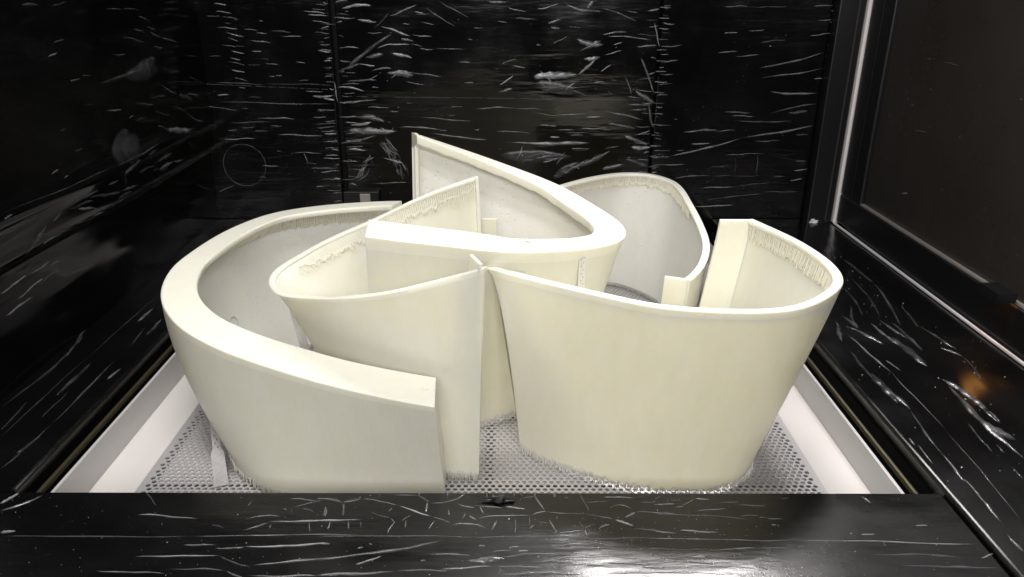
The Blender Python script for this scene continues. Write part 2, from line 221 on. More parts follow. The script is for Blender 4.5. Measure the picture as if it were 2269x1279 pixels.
# creases of the stretch film: (a0,b0,a1,b1,width,bow) in the plane of each surface (metres)
CREASE = {
  'back': [(-0.3254,0.4923,-0.2651,0.4971,0.0067,0.0033),(-0.3451,0.4749,-0.2965,0.4752,0.004,-0.001),(-0.2967,0.472,-0.2568,0.4675,0.006,-0.0013),(-0.2642,0.4547,-0.2323,0.4867,0.003,-0.0017),(-0.2327,0.4788,-0.1749,0.5012,0.0047,-0.002),(-0.1821,0.4876,-0.1622,0.484,0.0027,-0.0),(-0.1584,0.4966,-0.099,0.4589,0.003,-0.0033),(-0.133,0.5077,-0.0735,0.4766,0.003,-0.0017),(-0.0381,0.5084,0.0019,0.5064,0.0053,-0.002),(0.0019,0.497,0.0422,0.4878,0.0027,-0.001),(0.0605,0.4943,0.1037,0.5046,0.0023,-0.0027),(0.0256,0.4773,0.0633,0.474,0.003,-0.0007),(-0.0198,0.47,0.0021,0.4685,0.0024,-0.0),(0.0823,0.4671,0.1097,0.4746,0.0054,-0.0),(0.0882,0.4601,0.1085,0.4577,0.0061,-0.0013),(0.1155,0.5031,0.1897,0.4901,0.0053,-0.0033),(0.1593,0.4955,0.172,0.5098,0.0074,-0.0),(0.1894,0.4957,0.2615,0.4709,0.004,0.0033),(0.2365,0.4923,0.262,0.4874,0.0027,-0.0),(0.1219,0.4604,0.1524,0.4586,0.002,-0.0),(0.1413,0.4379,0.1962,0.4269,0.0115,-0.0034),(0.1919,0.4463,0.2424,0.4515,0.0041,0.001),(0.2022,0.4432,0.2944,0.4363,0.0031,0.0014),(0.149,0.4152,0.1924,0.435,0.0089,-0.0),(0.1565,0.3988,0.1906,0.404,0.0096,-0.0017),(0.1457,0.3689,0.1805,0.399,0.0076,-0.0028),(0.0924,0.4272,0.1242,0.4437,0.0027,-0.0),(0.1972,0.4073,0.2343,0.4164,0.0031,-0.0007),(0.215,0.4261,0.2334,0.4327,0.0024,-0.0),(-0.2505,0.4596,-0.1907,0.4407,0.0047,-0.0),(-0.1906,0.4433,-0.1468,0.4406,0.0034,-0.0),(-0.3201,0.3793,-0.2277,0.4453,0.0075,0.0041),(-0.2781,0.4482,-0.2461,0.4477,0.0027,-0.002),(-0.2112,0.4363,-0.1843,0.431,0.0054,-0.0),(-0.2596,0.4175,-0.2355,0.4252,0.0027,-0.0),(-0.2458,0.4225,-0.1913,0.4255,0.0034,0.0017),(-0.1913,0.4261,-0.1677,0.4214,0.0027,-0.0),(-0.1764,0.4181,-0.1441,0.416,0.0031,-0.001),(-0.144,0.4183,-0.0829,0.4151,0.0024,0.0007),(-0.2846,0.3994,-0.2467,0.4062,0.0096,-0.0),(-0.2312,0.4079,-0.189,0.3983,0.0068,0.0014),(-0.3431,0.3692,-0.2956,0.3868,0.0062,0.0021),(-0.299,0.3868,-0.265,0.383,0.0034,-0.0),(-0.2742,0.373,-0.231,0.3782,0.0048,0.0021),(-0.2418,0.3698,-0.187,0.3652,0.0131,-0.0),(-0.1936,0.3701,-0.1319,0.3632,0.0034,-0.001),(-0.2064,0.354,-0.1653,0.3451,0.0031,-0.001),(-0.3254,0.3526,-0.2632,0.3547,0.0048,0.0014),(-0.3471,0.339,-0.2888,0.3326,0.0048,0.0042),(-0.2769,0.3562,-0.2591,0.3664,0.0021,-0.0),(-0.2744,0.3411,-0.2606,0.3405,0.0021,-0.0),(-0.0952,0.392,-0.0712,0.3908,0.0021,-0.0),(-0.0096,0.3879,0.0247,0.3973,0.0031,0.0021),(0.011,0.3854,0.0403,0.3809,0.0024,-0.0),(-0.0775,0.4359,-0.0673,0.4347,0.0024,-0.0),(0.0601,0.4257,0.0703,0.4255,0.002,-0.0),(-0.0147,0.346,0.0163,0.3681,0.0042,-0.0021),(-0.0164,0.3325,0.0148,0.3411,0.007,-0.0014),(-0.2065,0.4646,-0.1915,0.4635,0.0024,-0.0),(-0.1694,0.4674,-0.1427,0.4631,0.0027,-0.0),(0.0561,0.3633,0.1439,0.3688,0.0138,-0.0),(0.058,0.3482,0.1449,0.3419,0.0194,-0.0021),(0.1347,0.3385,0.1752,0.3251,0.0035,-0.0014),(0.2406,0.3694,0.2577,0.329,0.0024,0.0014),(0.2712,0.4028,0.3058,0.3293,0.0048,0.0021),(0.1792,0.3523,0.2016,0.3551,0.0031,-0.0),(0.192,0.3742,0.2136,0.3886,0.0028,-0.0),(0.2952,0.4711,0.3091,0.4227,0.003,-0.0013),(0.2077,0.3372,0.2222,0.3271,0.0021,-0.0),(-0.3459,0.3101,-0.2655,0.3157,0.0049,-0.0014),(-0.2873,0.3001,-0.2384,0.3,0.0028,-0.0),(-0.2406,0.2918,-0.2196,0.2919,0.0025,-0.0),(-0.3481,0.2807,-0.306,0.281,0.0042,-0.0),(-0.3131,0.2809,-0.2505,0.2708,0.0105,0.0021),(-0.3248,0.2634,-0.2786,0.2707,0.0078,-0.0014),(-0.3291,0.2529,-0.2268,0.2517,0.0141,-0.0021),(-0.3488,0.2245,-0.2697,0.2426,0.005,-0.0),(-0.346,0.3084,-0.3496,0.3525,0.0028,-0.0),(-0.2626,0.2427,-0.21,0.1491,0.0248,0.0035),(-0.3189,0.1411,-0.2824,0.2069,0.0181,-0.0043),(-0.3318,0.2138,-0.2929,0.2105,0.005,-0.0),(-0.2864,0.1413,-0.2103,0.1424,0.0036,-0.0007),(-0.348,0.1885,-0.3123,0.1869,0.0032,-0.0),(-0.3509,0.1483,-0.3184,0.1485,0.0025,-0.0),(-0.2265,0.2587,-0.1348,0.2557,0.0042,0.0028),(-0.1798,0.28,-0.071,0.2736,0.0028,-0.0),(-0.1563,0.2468,-0.0395,0.2351,0.0042,-0.0007),(-0.0637,0.298,0.0204,0.3002,0.0035,0.0014),(0.0204,0.3002,0.0765,0.2977,0.0028,-0.0),(0.0555,0.2917,0.1155,0.2834,0.0025,0.0011),(0.1048,0.2868,0.1715,0.2914,0.0032,-0.0),(0.1648,0.283,0.2,0.2832,0.0032,-0.0),(0.0701,0.2657,0.109,0.2641,0.0028,-0.0),(0.1057,0.2571,0.1446,0.2562,0.0028,-0.0),(0.1236,0.2501,0.1697,0.2504,0.0028,0.0007),(-0.0217,0.2528,0.0545,0.2473,0.0032,0.0014),(0.0919,0.2418,0.115,0.2405,0.0043,-0.0),(0.1344,0.2449,0.1628,0.2457,0.0025,-0.0),(0.0032,0.2299,0.1777,0.2291,0.0093,-0.0014),(-0.0146,0.203,0.1432,0.1984,0.0222,-0.0),(0.1372,0.2164,0.1782,0.2173,0.0029,-0.0),(0.1551,0.2591,0.2117,0.2612,0.0035,-0.0),(0.1014,0.1507,0.158,0.1876,0.0159,0.0022),(0.1369,0.1729,0.2214,0.2132,0.0123,-0.0022),(0.2069,0.2168,0.2388,0.222,0.0036,0.0011),(0.2055,0.1733,0.2481,0.1844,0.0094,-0.0014),(0.2113,0.2682,0.272,0.2598,0.0057,0.0021),(0.2064,0.2961,0.2885,0.2767,0.0042,-0.0),(0.2481,0.2455,0.2994,0.2244,0.0092,-0.0),(0.2639,0.2207,0.3068,0.2209,0.0107,-0.0014),(0.2547,0.1954,0.3025,0.1811,0.0093,-0.0),(0.2513,0.3084,0.3038,0.3087,0.0042,0.001),(0.2554,0.2981,0.2938,0.3017,0.0049,-0.0014),(0.2633,0.3392,0.3071,0.3122,0.0104,-0.0021),(0.2928,0.3155,0.3092,0.26,0.0063,-0.0014),(0.2729,0.2457,0.3024,0.2564,0.0028,-0.0),(0.2208,0.256,0.2013,0.2576,0.0028,-0.0),(0.2819,0.3223,0.2502,0.3255,0.0035,-0.0),(-0.5756,0.4998,-0.55,0.4974,0.0031,-0.0),(-0.5926,0.4768,-0.565,0.4753,0.0028,-0.0),(-0.5741,0.4851,-0.5417,0.4811,0.0024,0.0007),(-0.565,0.4753,-0.5291,0.4699,0.0028,0.0007),(-0.5595,0.4638,-0.5475,0.4622,0.0021,-0.0),(-0.5764,0.4554,-0.533,0.4523,0.0021,-0.0),(-0.5582,0.4472,-0.5225,0.438,0.0028,-0.0014),(-0.5562,0.4354,-0.5342,0.4288,0.0025,-0.0),(-0.572,0.4218,-0.5409,0.417,0.0028,0.0011),(-0.5522,0.4118,-0.5254,0.4052,0.0028,-0.0011),(-0.5998,0.3996,-0.5731,0.4004,0.0021,-0.0),(-0.5574,0.3981,-0.535,0.3931,0.0025,-0.0011),(-0.5621,0.3895,-0.5274,0.3822,0.0025,0.0007),(-0.5569,0.374,-0.5291,0.3683,0.0032,-0.0),(-0.5535,0.3584,-0.5257,0.3516,0.0025,-0.0),(-0.547,0.3392,-0.5328,0.3375,0.0025,-0.0),(-0.5225,0.4524,-0.4948,0.4499,0.0025,-0.0),(-0.4989,0.4452,-0.4762,0.4443,0.0021,-0.0),(-0.5145,0.4313,-0.4694,0.4259,0.0028,0.0007),(-0.5117,0.4103,-0.4906,0.4091,0.0025,-0.0),(-0.491,0.4682,-0.4823,0.4676,0.0021,-0.0),(-0.4704,0.4484,-0.4285,0.4466,0.0032,0.0007),(-0.4503,0.4395,-0.4065,0.4387,0.0021,-0.0),(-0.402,0.4872,-0.3554,0.4823,0.0028,-0.0),(-0.3862,0.4689,-0.3499,0.4645,0.0024,-0.0),(-0.3846,0.4476,-0.3515,0.4445,0.0025,-0.0),(-0.3748,0.4995,-0.3542,0.498,0.0021,-0.0),(-0.3718,0.4534,-0.3526,0.4525,0.0021,-0.0),(-0.3757,0.4288,-0.3634,0.4282,0.0018,-0.0),(-0.3734,0.4139,-0.3505,0.4131,0.0021,-0.0),(-0.3623,0.3976,-0.3499,0.3974,0.0021,-0.0),(-0.371,0.3793,-0.3514,0.3791,0.0025,-0.0),(-0.3684,0.3665,-0.3488,0.3659,0.0022,-0.0),(-0.4955,0.3968,-0.4781,0.3942,0.0021,-0.0),(-0.4877,0.3872,-0.4603,0.384,0.0025,-0.0),(-0.4834,0.3616,-0.4692,0.3603,0.0022,-0.0),(-0.4689,0.3631,-0.4547,0.3625,0.0018,-0.0),(-0.4233,0.3536,-0.4018,0.3538,0.0025,-0.0),(-0.4127,0.333,-0.3732,0.3307,0.0029,-0.0),(-0.3974,0.3224,-0.3538,0.3245,0.0058,-0.0018),(-0.3679,0.3515,-0.35,0.3509,0.0022,-0.0),(-0.594,0.3095,-0.3516,0.3067,0.0018,-0.0),(-0.5925,0.3477,-0.4923,0.3455,0.0014,-0.0),(-0.4923,0.3462,-0.3523,0.3442,0.0014,-0.0),(-0.6171,0.2998,-0.5526,0.2933,0.0022,-0.0),(-0.5313,0.3199,-0.5043,0.3193,0.0022,-0.0),(-0.5922,0.3231,-0.5668,0.3243,0.0029,-0.0),(-0.5182,0.2769,-0.4363,0.2745,0.0037,0.0018),(-0.5741,0.2675,-0.4862,0.2691,0.0026,-0.0),(-0.4906,0.2618,-0.4651,0.2605,0.0022,-0.0),(-0.525,0.2496,-0.4955,0.2505,0.0026,-0.0),(-0.478,0.2425,-0.3806,0.2412,0.0033,-0.0),(-0.403,0.2794,-0.3719,0.2796,0.0029,-0.0),(-0.4024,0.2649,-0.3528,0.267,0.0033,-0.0),(-0.3872,0.2503,-0.3522,0.2516,0.0029,-0.0),(-0.3907,0.295,-0.367,0.2951,0.0029,-0.0),(-0.3854,0.2282,-0.3502,0.2284,0.003,-0.0),(-0.3809,0.2152,-0.3493,0.2162,0.003,-0.0),(-0.4522,0.2051,-0.3855,0.204,0.0026,-0.0),(-0.4262,0.2053,-0.419,0.1831,0.0015,-0.0),(-0.4283,0.1827,-0.3985,0.1825,0.0022,-0.0),(-0.4162,0.1718,-0.3525,0.174,0.0026,-0.0),(-0.5185,0.1769,-0.4774,0.1768,0.0019,-0.0),(-0.3864,0.1935,-0.3491,0.1937,0.0026,-0.0),(-0.3958,0.1478,-0.3506,0.1492,0.0026,-0.0),(-0.4066,0.1323,-0.3876,0.1332,0.0023,-0.0),(-0.3865,0.1239,-0.3506,0.1241,0.0027,-0.0),(-0.5896,0.2326,-0.523,0.2345,0.0022,-0.0),(-0.5798,0.2511,-0.5577,0.2519,0.0022,-0.0),(-0.6157,0.1189,-0.5797,0.1345,0.0019,-0.0),(-0.4834,0.2083,-0.4704,0.2084,0.0019,-0.0),(0.4315,0.5001,0.4806,0.5004,0.0029,0.0015),(0.4806,0.5004,0.5569,0.5016,0.0029,-0.0015),(0.6078,0.5023,0.6474,0.505,0.0029,-0.0),(0.6191,0.4759,0.6482,0.4775,0.0026,-0.0),(0.435,0.4504,0.4643,0.452,0.0029,-0.0),(0.4824,0.4549,0.517,0.4576,0.0026,-0.0),(0.5108,0.4333,0.5638,0.4386,0.0033,-0.0),(0.4261,0.413,0.4685,0.4157,0.003,-0.0),(0.4621,0.4061,0.5138,0.4099,0.003,-0.0),(0.6069,0.4469,0.6504,0.4518,0.0029,-0.0),(0.5133,0.3834,0.6432,0.4154,0.0037,-0.0022),(0.5195,0.3642,0.6443,0.3842,0.0034,-0.0019),(0.5418,0.3368,0.6407,0.3345,0.0053,-0.0019),(0.6288,0.363,0.6475,0.3639,0.0026,-0.0),(0.5476,0.2921,0.6439,0.3133,0.0038,0.0015),(0.4518,0.2946,0.5092,0.2942,0.0034,-0.0),(0.4679,0.2872,0.5178,0.2863,0.0031,-0.0),(0.5856,0.2942,0.6271,0.2982,0.0069,-0.0015),(0.4806,0.2766,0.5955,0.2781,0.0034,-0.0015),(0.3715,0.2532,0.4444,0.2566,0.0054,0.0015),(0.437,0.2535,0.4827,0.2584,0.0031,-0.0),(0.3892,0.2282,0.4316,0.2304,0.0031,-0.0),(0.3488,0.2019,0.4962,0.2416,0.0051,-0.0016),(0.4962,0.2416,0.6431,0.2681,0.005,-0.0008),(0.5202,0.2348,0.578,0.237,0.0027,-0.0),(0.3062,0.1985,0.3489,0.2007,0.0031,-0.0),(0.3605,0.1552,0.4427,0.1597,0.0028,0.0016),(0.4427,0.1597,0.484,0.1607,0.0024,-0.0),(0.3055,0.1808,0.3854,0.1852,0.0031,-0.0),(0.4139,0.1322,0.4926,0.1366,0.0028,-0.0),(0.4926,0.1366,0.5704,0.1475,0.0024,-0.0),(0.4323,0.1062,0.5577,0.1232,0.0028,0.0012),(0.5575,0.124,0.6346,0.1268,0.0028,0.0012),(0.4057,0.0926,0.4972,0.0959,0.0036,-0.0),(0.6154,0.1923,0.6387,0.1936,0.0027,-0.0),(0.6143,0.1725,0.6452,0.1759,0.0031,-0.0),(0.5726,0.1603,0.5964,0.1597,0.0024,-0.0),(0.6095,0.1505,0.6365,0.1547,0.0028,-0.0),(0.4329,0.1795,0.4796,0.1821,0.0023,-0.0),(0.4653,0.2053,0.5468,0.2085,0.0019,-0.0),(0.4868,0.2054,0.49,0.1599,0.0016,-0.0),(0.5333,0.2076,0.5372,0.1602,0.0016,-0.0),(0.4861,0.1591,0.541,0.161,0.002,-0.0),(0.6074,0.2487,0.6344,0.2489,0.0035,-0.0),(0.3594,0.2145,0.3788,0.2146,0.0027,-0.0),(0.35,0.2797,0.3577,0.2794,0.0023,-0.0),(0.3025,0.4986,0.3262,0.4977,0.0025,-0.0),(0.3026,0.4787,0.3264,0.4778,0.0026,-0.0),(0.3027,0.4586,0.3266,0.4577,0.0026,-0.0),(0.3028,0.4383,0.3268,0.4374,0.0026,-0.0),(0.3028,0.4179,0.327,0.417,0.0026,-0.0),(0.3029,0.3972,0.3272,0.3963,0.0026,-0.0),(0.303,0.3763,0.3274,0.3754,0.0026,-0.0),(0.3031,0.3552,0.3276,0.3543,0.0026,-0.0),(0.3032,0.334,0.3278,0.333,0.0026,-0.0),(0.3032,0.3125,0.328,0.3115,0.0027,-0.0),(0.3033,0.2907,0.3282,0.2898,0.0027,-0.0),(0.3034,0.2688,0.3284,0.2678,0.0027,-0.0),(0.3035,0.2467,0.3286,0.2456,0.0027,-0.0),(0.3036,0.2243,0.3288,0.2232,0.0027,-0.0),(0.3036,0.2017,0.329,0.2006,0.0027,-0.0),(0.3037,0.1788,0.3292,0.1778,0.0027,-0.0),(0.6437,0.494,0.652,0.4947,0.0022,-0.0),(0.6442,0.4726,0.6525,0.4734,0.0022,-0.0),(0.6446,0.451,0.653,0.4518,0.0022,-0.0),(0.6451,0.4292,0.6535,0.43,0.0022,-0.0),(0.6456,0.4072,0.6541,0.408,0.0022,-0.0),(0.6461,0.3849,0.6546,0.3857,0.0022,-0.0),(0.6466,0.3624,0.6551,0.3632,0.0023,-0.0),(0.6471,0.3397,0.6557,0.3405,0.0023,-0.0),(0.6476,0.3167,0.6562,0.3175,0.0023,-0.0),(0.6481,0.2935,0.6568,0.2943,0.0023,-0.0),(0.6486,0.27,0.6573,0.2708,0.0023,-0.0),(0.6491,0.2463,0.6579,0.2471,0.0023,-0.0),(0.6496,0.2223,0.6584,0.2231,0.0023,-0.0),(0.6502,0.198,0.659,0.1989,0.0023,-0.0)],
  'left': [(1.0437,0.5144,1.0825,0.5122,0.0043,-0.0),(1.1114,0.5103,1.1536,0.5148,0.003,-0.0),(1.2607,0.5008,1.3129,0.4998,0.003,-0.0),(1.3129,0.4998,1.3752,0.496,0.0035,-0.0),(1.3651,0.487,1.4122,0.4756,0.0037,-0.0),(1.3387,0.4696,1.3817,0.4602,0.0036,-0.0),(1.3917,0.4681,1.4249,0.4619,0.0038,-0.0),(1.399,0.46,1.449,0.4472,0.0042,-0.0),(1.2964,0.4573,1.3782,0.4425,0.0035,0.0015),(1.4422,0.4491,1.5271,0.4309,0.0039,-0.0),(1.2552,0.4353,1.3017,0.4313,0.0031,-0.0),(1.4073,0.4354,1.4425,0.4306,0.0034,-0.0),(1.0976,0.4638,1.1278,0.4663,0.0033,-0.0),(1.0782,0.4473,1.1036,0.4508,0.003,-0.0),(1.1204,0.4114,1.1495,0.4117,0.0028,-0.0),(1.1557,0.4147,1.1776,0.4122,0.0025,-0.0),(1.1933,0.3982,1.391,0.4119,0.0081,-0.0048),(1.2795,0.3981,1.4147,0.3977,0.0236,-0.0),(1.3305,0.3979,1.4072,0.4163,0.0286,-0.003),(1.3992,0.3769,1.4811,0.3448,0.0043,-0.0016),(1.4805,0.3432,1.552,0.3234,0.0101,-0.0),(1.3651,0.3544,1.4263,0.349,0.0034,-0.0),(1.3063,0.3526,1.3713,0.3425,0.0037,-0.0),(1.45,0.3284,1.5092,0.3063,0.0041,0.0017),(1.5092,0.3063,1.5817,0.2773,0.0043,-0.0026),(1.2045,0.3564,1.2554,0.3518,0.0034,-0.0),(1.3637,0.3322,1.4436,0.3118,0.0034,-0.0),(1.2736,0.335,1.2933,0.336,0.0028,-0.0),(1.2963,0.3269,1.33,0.3272,0.0029,-0.0),(1.3714,0.3051,1.4337,0.2863,0.0052,-0.0),(1.4113,0.2903,1.5143,0.2734,0.0116,-0.0),(1.1965,0.2771,1.2713,0.3126,0.0307,0.0071),(1.227,0.2788,1.2976,0.2961,0.0353,0.0029),(1.1902,0.2757,1.3677,0.2765,0.0046,-0.0011),(1.3068,0.2675,1.3495,0.2678,0.0075,-0.0),(1.3491,0.2477,1.4185,0.2471,0.0086,-0.0),(1.2647,0.2457,1.3328,0.2435,0.0065,-0.0),(1.2183,0.2566,1.2792,0.266,0.0102,-0.0),(1.3229,0.2365,1.3866,0.2266,0.0068,-0.0),(1.3503,0.2317,1.4133,0.2336,0.007,-0.0),(1.417,0.2327,1.4644,0.2247,0.0045,-0.0),(1.1636,0.2512,1.1983,0.2515,0.0045,-0.0),(1.2168,0.2369,1.2211,0.2559,0.0028,-0.0022),(1.0616,0.2547,1.1358,0.2507,0.0055,-0.001),(1.1033,0.248,1.2027,0.2319,0.0058,-0.001),(1.2032,0.2332,1.2637,0.226,0.0055,-0.0),(1.0486,0.2456,1.1186,0.2404,0.0048,-0.0),(1.0705,0.2406,1.1297,0.221,0.0049,0.002),(1.1249,0.2224,1.2224,0.2195,0.0066,-0.0021),(1.1878,0.2245,1.2365,0.2231,0.0062,-0.0),(1.01,0.2393,1.0378,0.2474,0.0047,-0.0),(0.9215,0.2593,0.9986,0.2598,0.0055,-0.0011),(1.1025,0.2194,1.1496,0.2153,0.0058,-0.0),(1.0406,0.225,1.1268,0.2136,0.0048,-0.0),(0.9058,0.2742,0.9242,0.2754,0.003,-0.0),(0.9085,0.2811,1.196,0.2758,0.0015,-0.0),(1.0273,0.3005,1.0461,0.3034,0.0026,-0.0),(1.052,0.2897,1.066,0.2901,0.0027,-0.0),(1.0956,0.3173,1.1151,0.3171,0.0035,-0.0),(1.0711,0.3503,1.0853,0.3514,0.0027,-0.0),(1.1448,0.3738,1.1676,0.373,0.0029,-0.0),(1.5395,0.3386,1.607,0.3173,0.0038,-0.0),(1.5347,0.3722,1.6098,0.35,0.0038,-0.0),(0.8983,0.2551,0.9495,0.2533,0.0065,-0.0),(0.8935,0.2428,0.9279,0.2438,0.0046,-0.0),(0.9409,0.2157,0.9948,0.2394,0.0079,-0.0027),(0.9796,0.2175,1.0354,0.2189,0.0071,-0.0),(0.9664,0.2332,1.0716,0.2158,0.007,-0.0019),(0.8727,0.1613,0.9324,0.1622,0.0038,-0.0),(0.873,0.1902,0.9319,0.1928,0.0037,-0.0),(0.9485,0.1711,1.0049,0.1773,0.004,-0.0),(0.8998,0.1719,0.9638,0.1768,0.0034,-0.0),(0.9807,0.1861,1.0083,0.1861,0.0041,-0.0),(0.9373,0.1907,0.9834,0.193,0.0035,-0.0)],
  'left_ledge': [(-0.6122,0.8257,-0.6098,0.9878,0.0055,-0.0044),(-0.6098,0.9878,-0.6551,1.2173,0.0061,0.0031),(-0.6551,1.2173,-0.661,1.3849,0.0059,-0.003),(-0.661,1.3849,-0.6611,1.5781,0.0052,-0.0035),(-0.5825,0.7764,-0.5885,0.8424,0.0031,0.0),(-0.5738,0.762,-0.5745,0.9708,0.002,0.0),(-0.5745,0.9708,-0.5714,1.1876,0.0025,0.0),(-0.5369,0.7007,-0.5307,0.7916,0.0032,-0.0028),(-0.5307,0.7916,-0.5327,0.9544,0.0039,0.0),(-0.5503,0.8038,-0.5524,0.8701,0.0028,0.0),(-0.5332,0.9972,-0.538,1.0628,0.0036,0.0),(-0.5591,1.0827,-0.5564,1.1359,0.0066,0.0),(-0.5256,1.0339,-0.5259,1.0933,0.0057,0.0),(-0.5178,0.8995,-0.5141,0.9302,0.0046,0.0),(-0.536,0.729,-0.5304,0.7679,0.0034,0.0),(-0.5622,0.8561,-0.5622,0.946,0.0073,-0.0021),(-0.6041,0.9622,-0.6173,1.0331,0.0047,0.0)],
  'right_ledge': [(0.6319,1.3632,0.6344,1.2435,0.0072,0.0),(0.6344,1.2435,0.597,1.0628,0.0052,0.0035),(0.606,1.2657,0.5797,1.0974,0.005,0.005),(0.5744,1.0855,0.5854,1.0191,0.0066,0.0),(0.5882,1.0741,0.5878,0.9786,0.0068,0.0027),(0.5744,1.2211,0.553,1.0971,0.0053,0.0047),(0.5541,1.1465,0.5264,1.0622,0.0056,0.0),(0.5216,1.1028,0.5264,1.051,0.0089,0.0045),(0.5049,1.0791,0.4858,1.008,0.0074,0.0),(0.5123,1.0621,0.5419,0.9982,0.0077,0.0039),(0.5549,1.0738,0.562,0.9983,0.0059,0.0),(0.5584,1.0295,0.5704,0.9313,0.0145,0.0029),(0.6371,1.1473,0.6202,1.0573,0.0053,0.0),(0.6234,1.0686,0.6389,0.9838,0.006,0.0),(0.5034,1.0291,0.5137,0.9132,0.004,0.0),(0.5137,0.9132,0.5114,0.7752,0.0021,0.0),(0.4845,0.9778,0.4812,0.8958,0.0055,0.0),(0.4847,0.913,0.4837,0.8319,0.0127,0.0),(0.4812,0.8958,0.4919,0.8172,0.0084,0.0024),(0.4919,0.8172,0.4811,0.7243,0.0039,-0.0026),(0.4811,0.7243,0.4787,0.6704,0.0039,0.0),(0.48,0.6785,0.4779,0.6016,0.0049,0.0),(0.5114,0.7752,0.4985,0.6084,0.0017,0.0),(0.6172,0.9887,0.6344,0.9596,0.0061,0.0031),(0.6344,0.9596,0.6167,0.8798,0.004,0.003),(0.5711,0.8963,0.5867,0.8176,0.011,0.0042),(0.5703,0.8796,0.5671,0.7156,0.0095,-0.0032),(0.5807,0.8477,0.5829,0.7857,0.0052,0.0),(0.5631,0.796,0.5789,0.7494,0.0135,0.0),(0.5462,0.789,0.5379,0.7245,0.0036,0.0),(0.5522,0.743,0.5516,0.7245,0.0034,0.0),(0.4627,0.7426,0.4619,0.7036,0.0031,0.0),(0.4601,0.7553,0.4594,0.7395,0.0031,0.0),(0.5442,0.701,0.5424,0.6759,0.0036,0.0),(0.4727,0.5904,0.4732,0.5649,0.0047,0.0),(0.4519,0.8206,0.4515,0.8097,0.0048,0.0),(0.5219,0.9494,0.5282,0.9177,0.0029,0.0),(0.5867,0.8176,0.5849,0.7892,0.0037,0.0),(0.6584,1.5153,0.6139,1.3544,0.0031,0.0)],
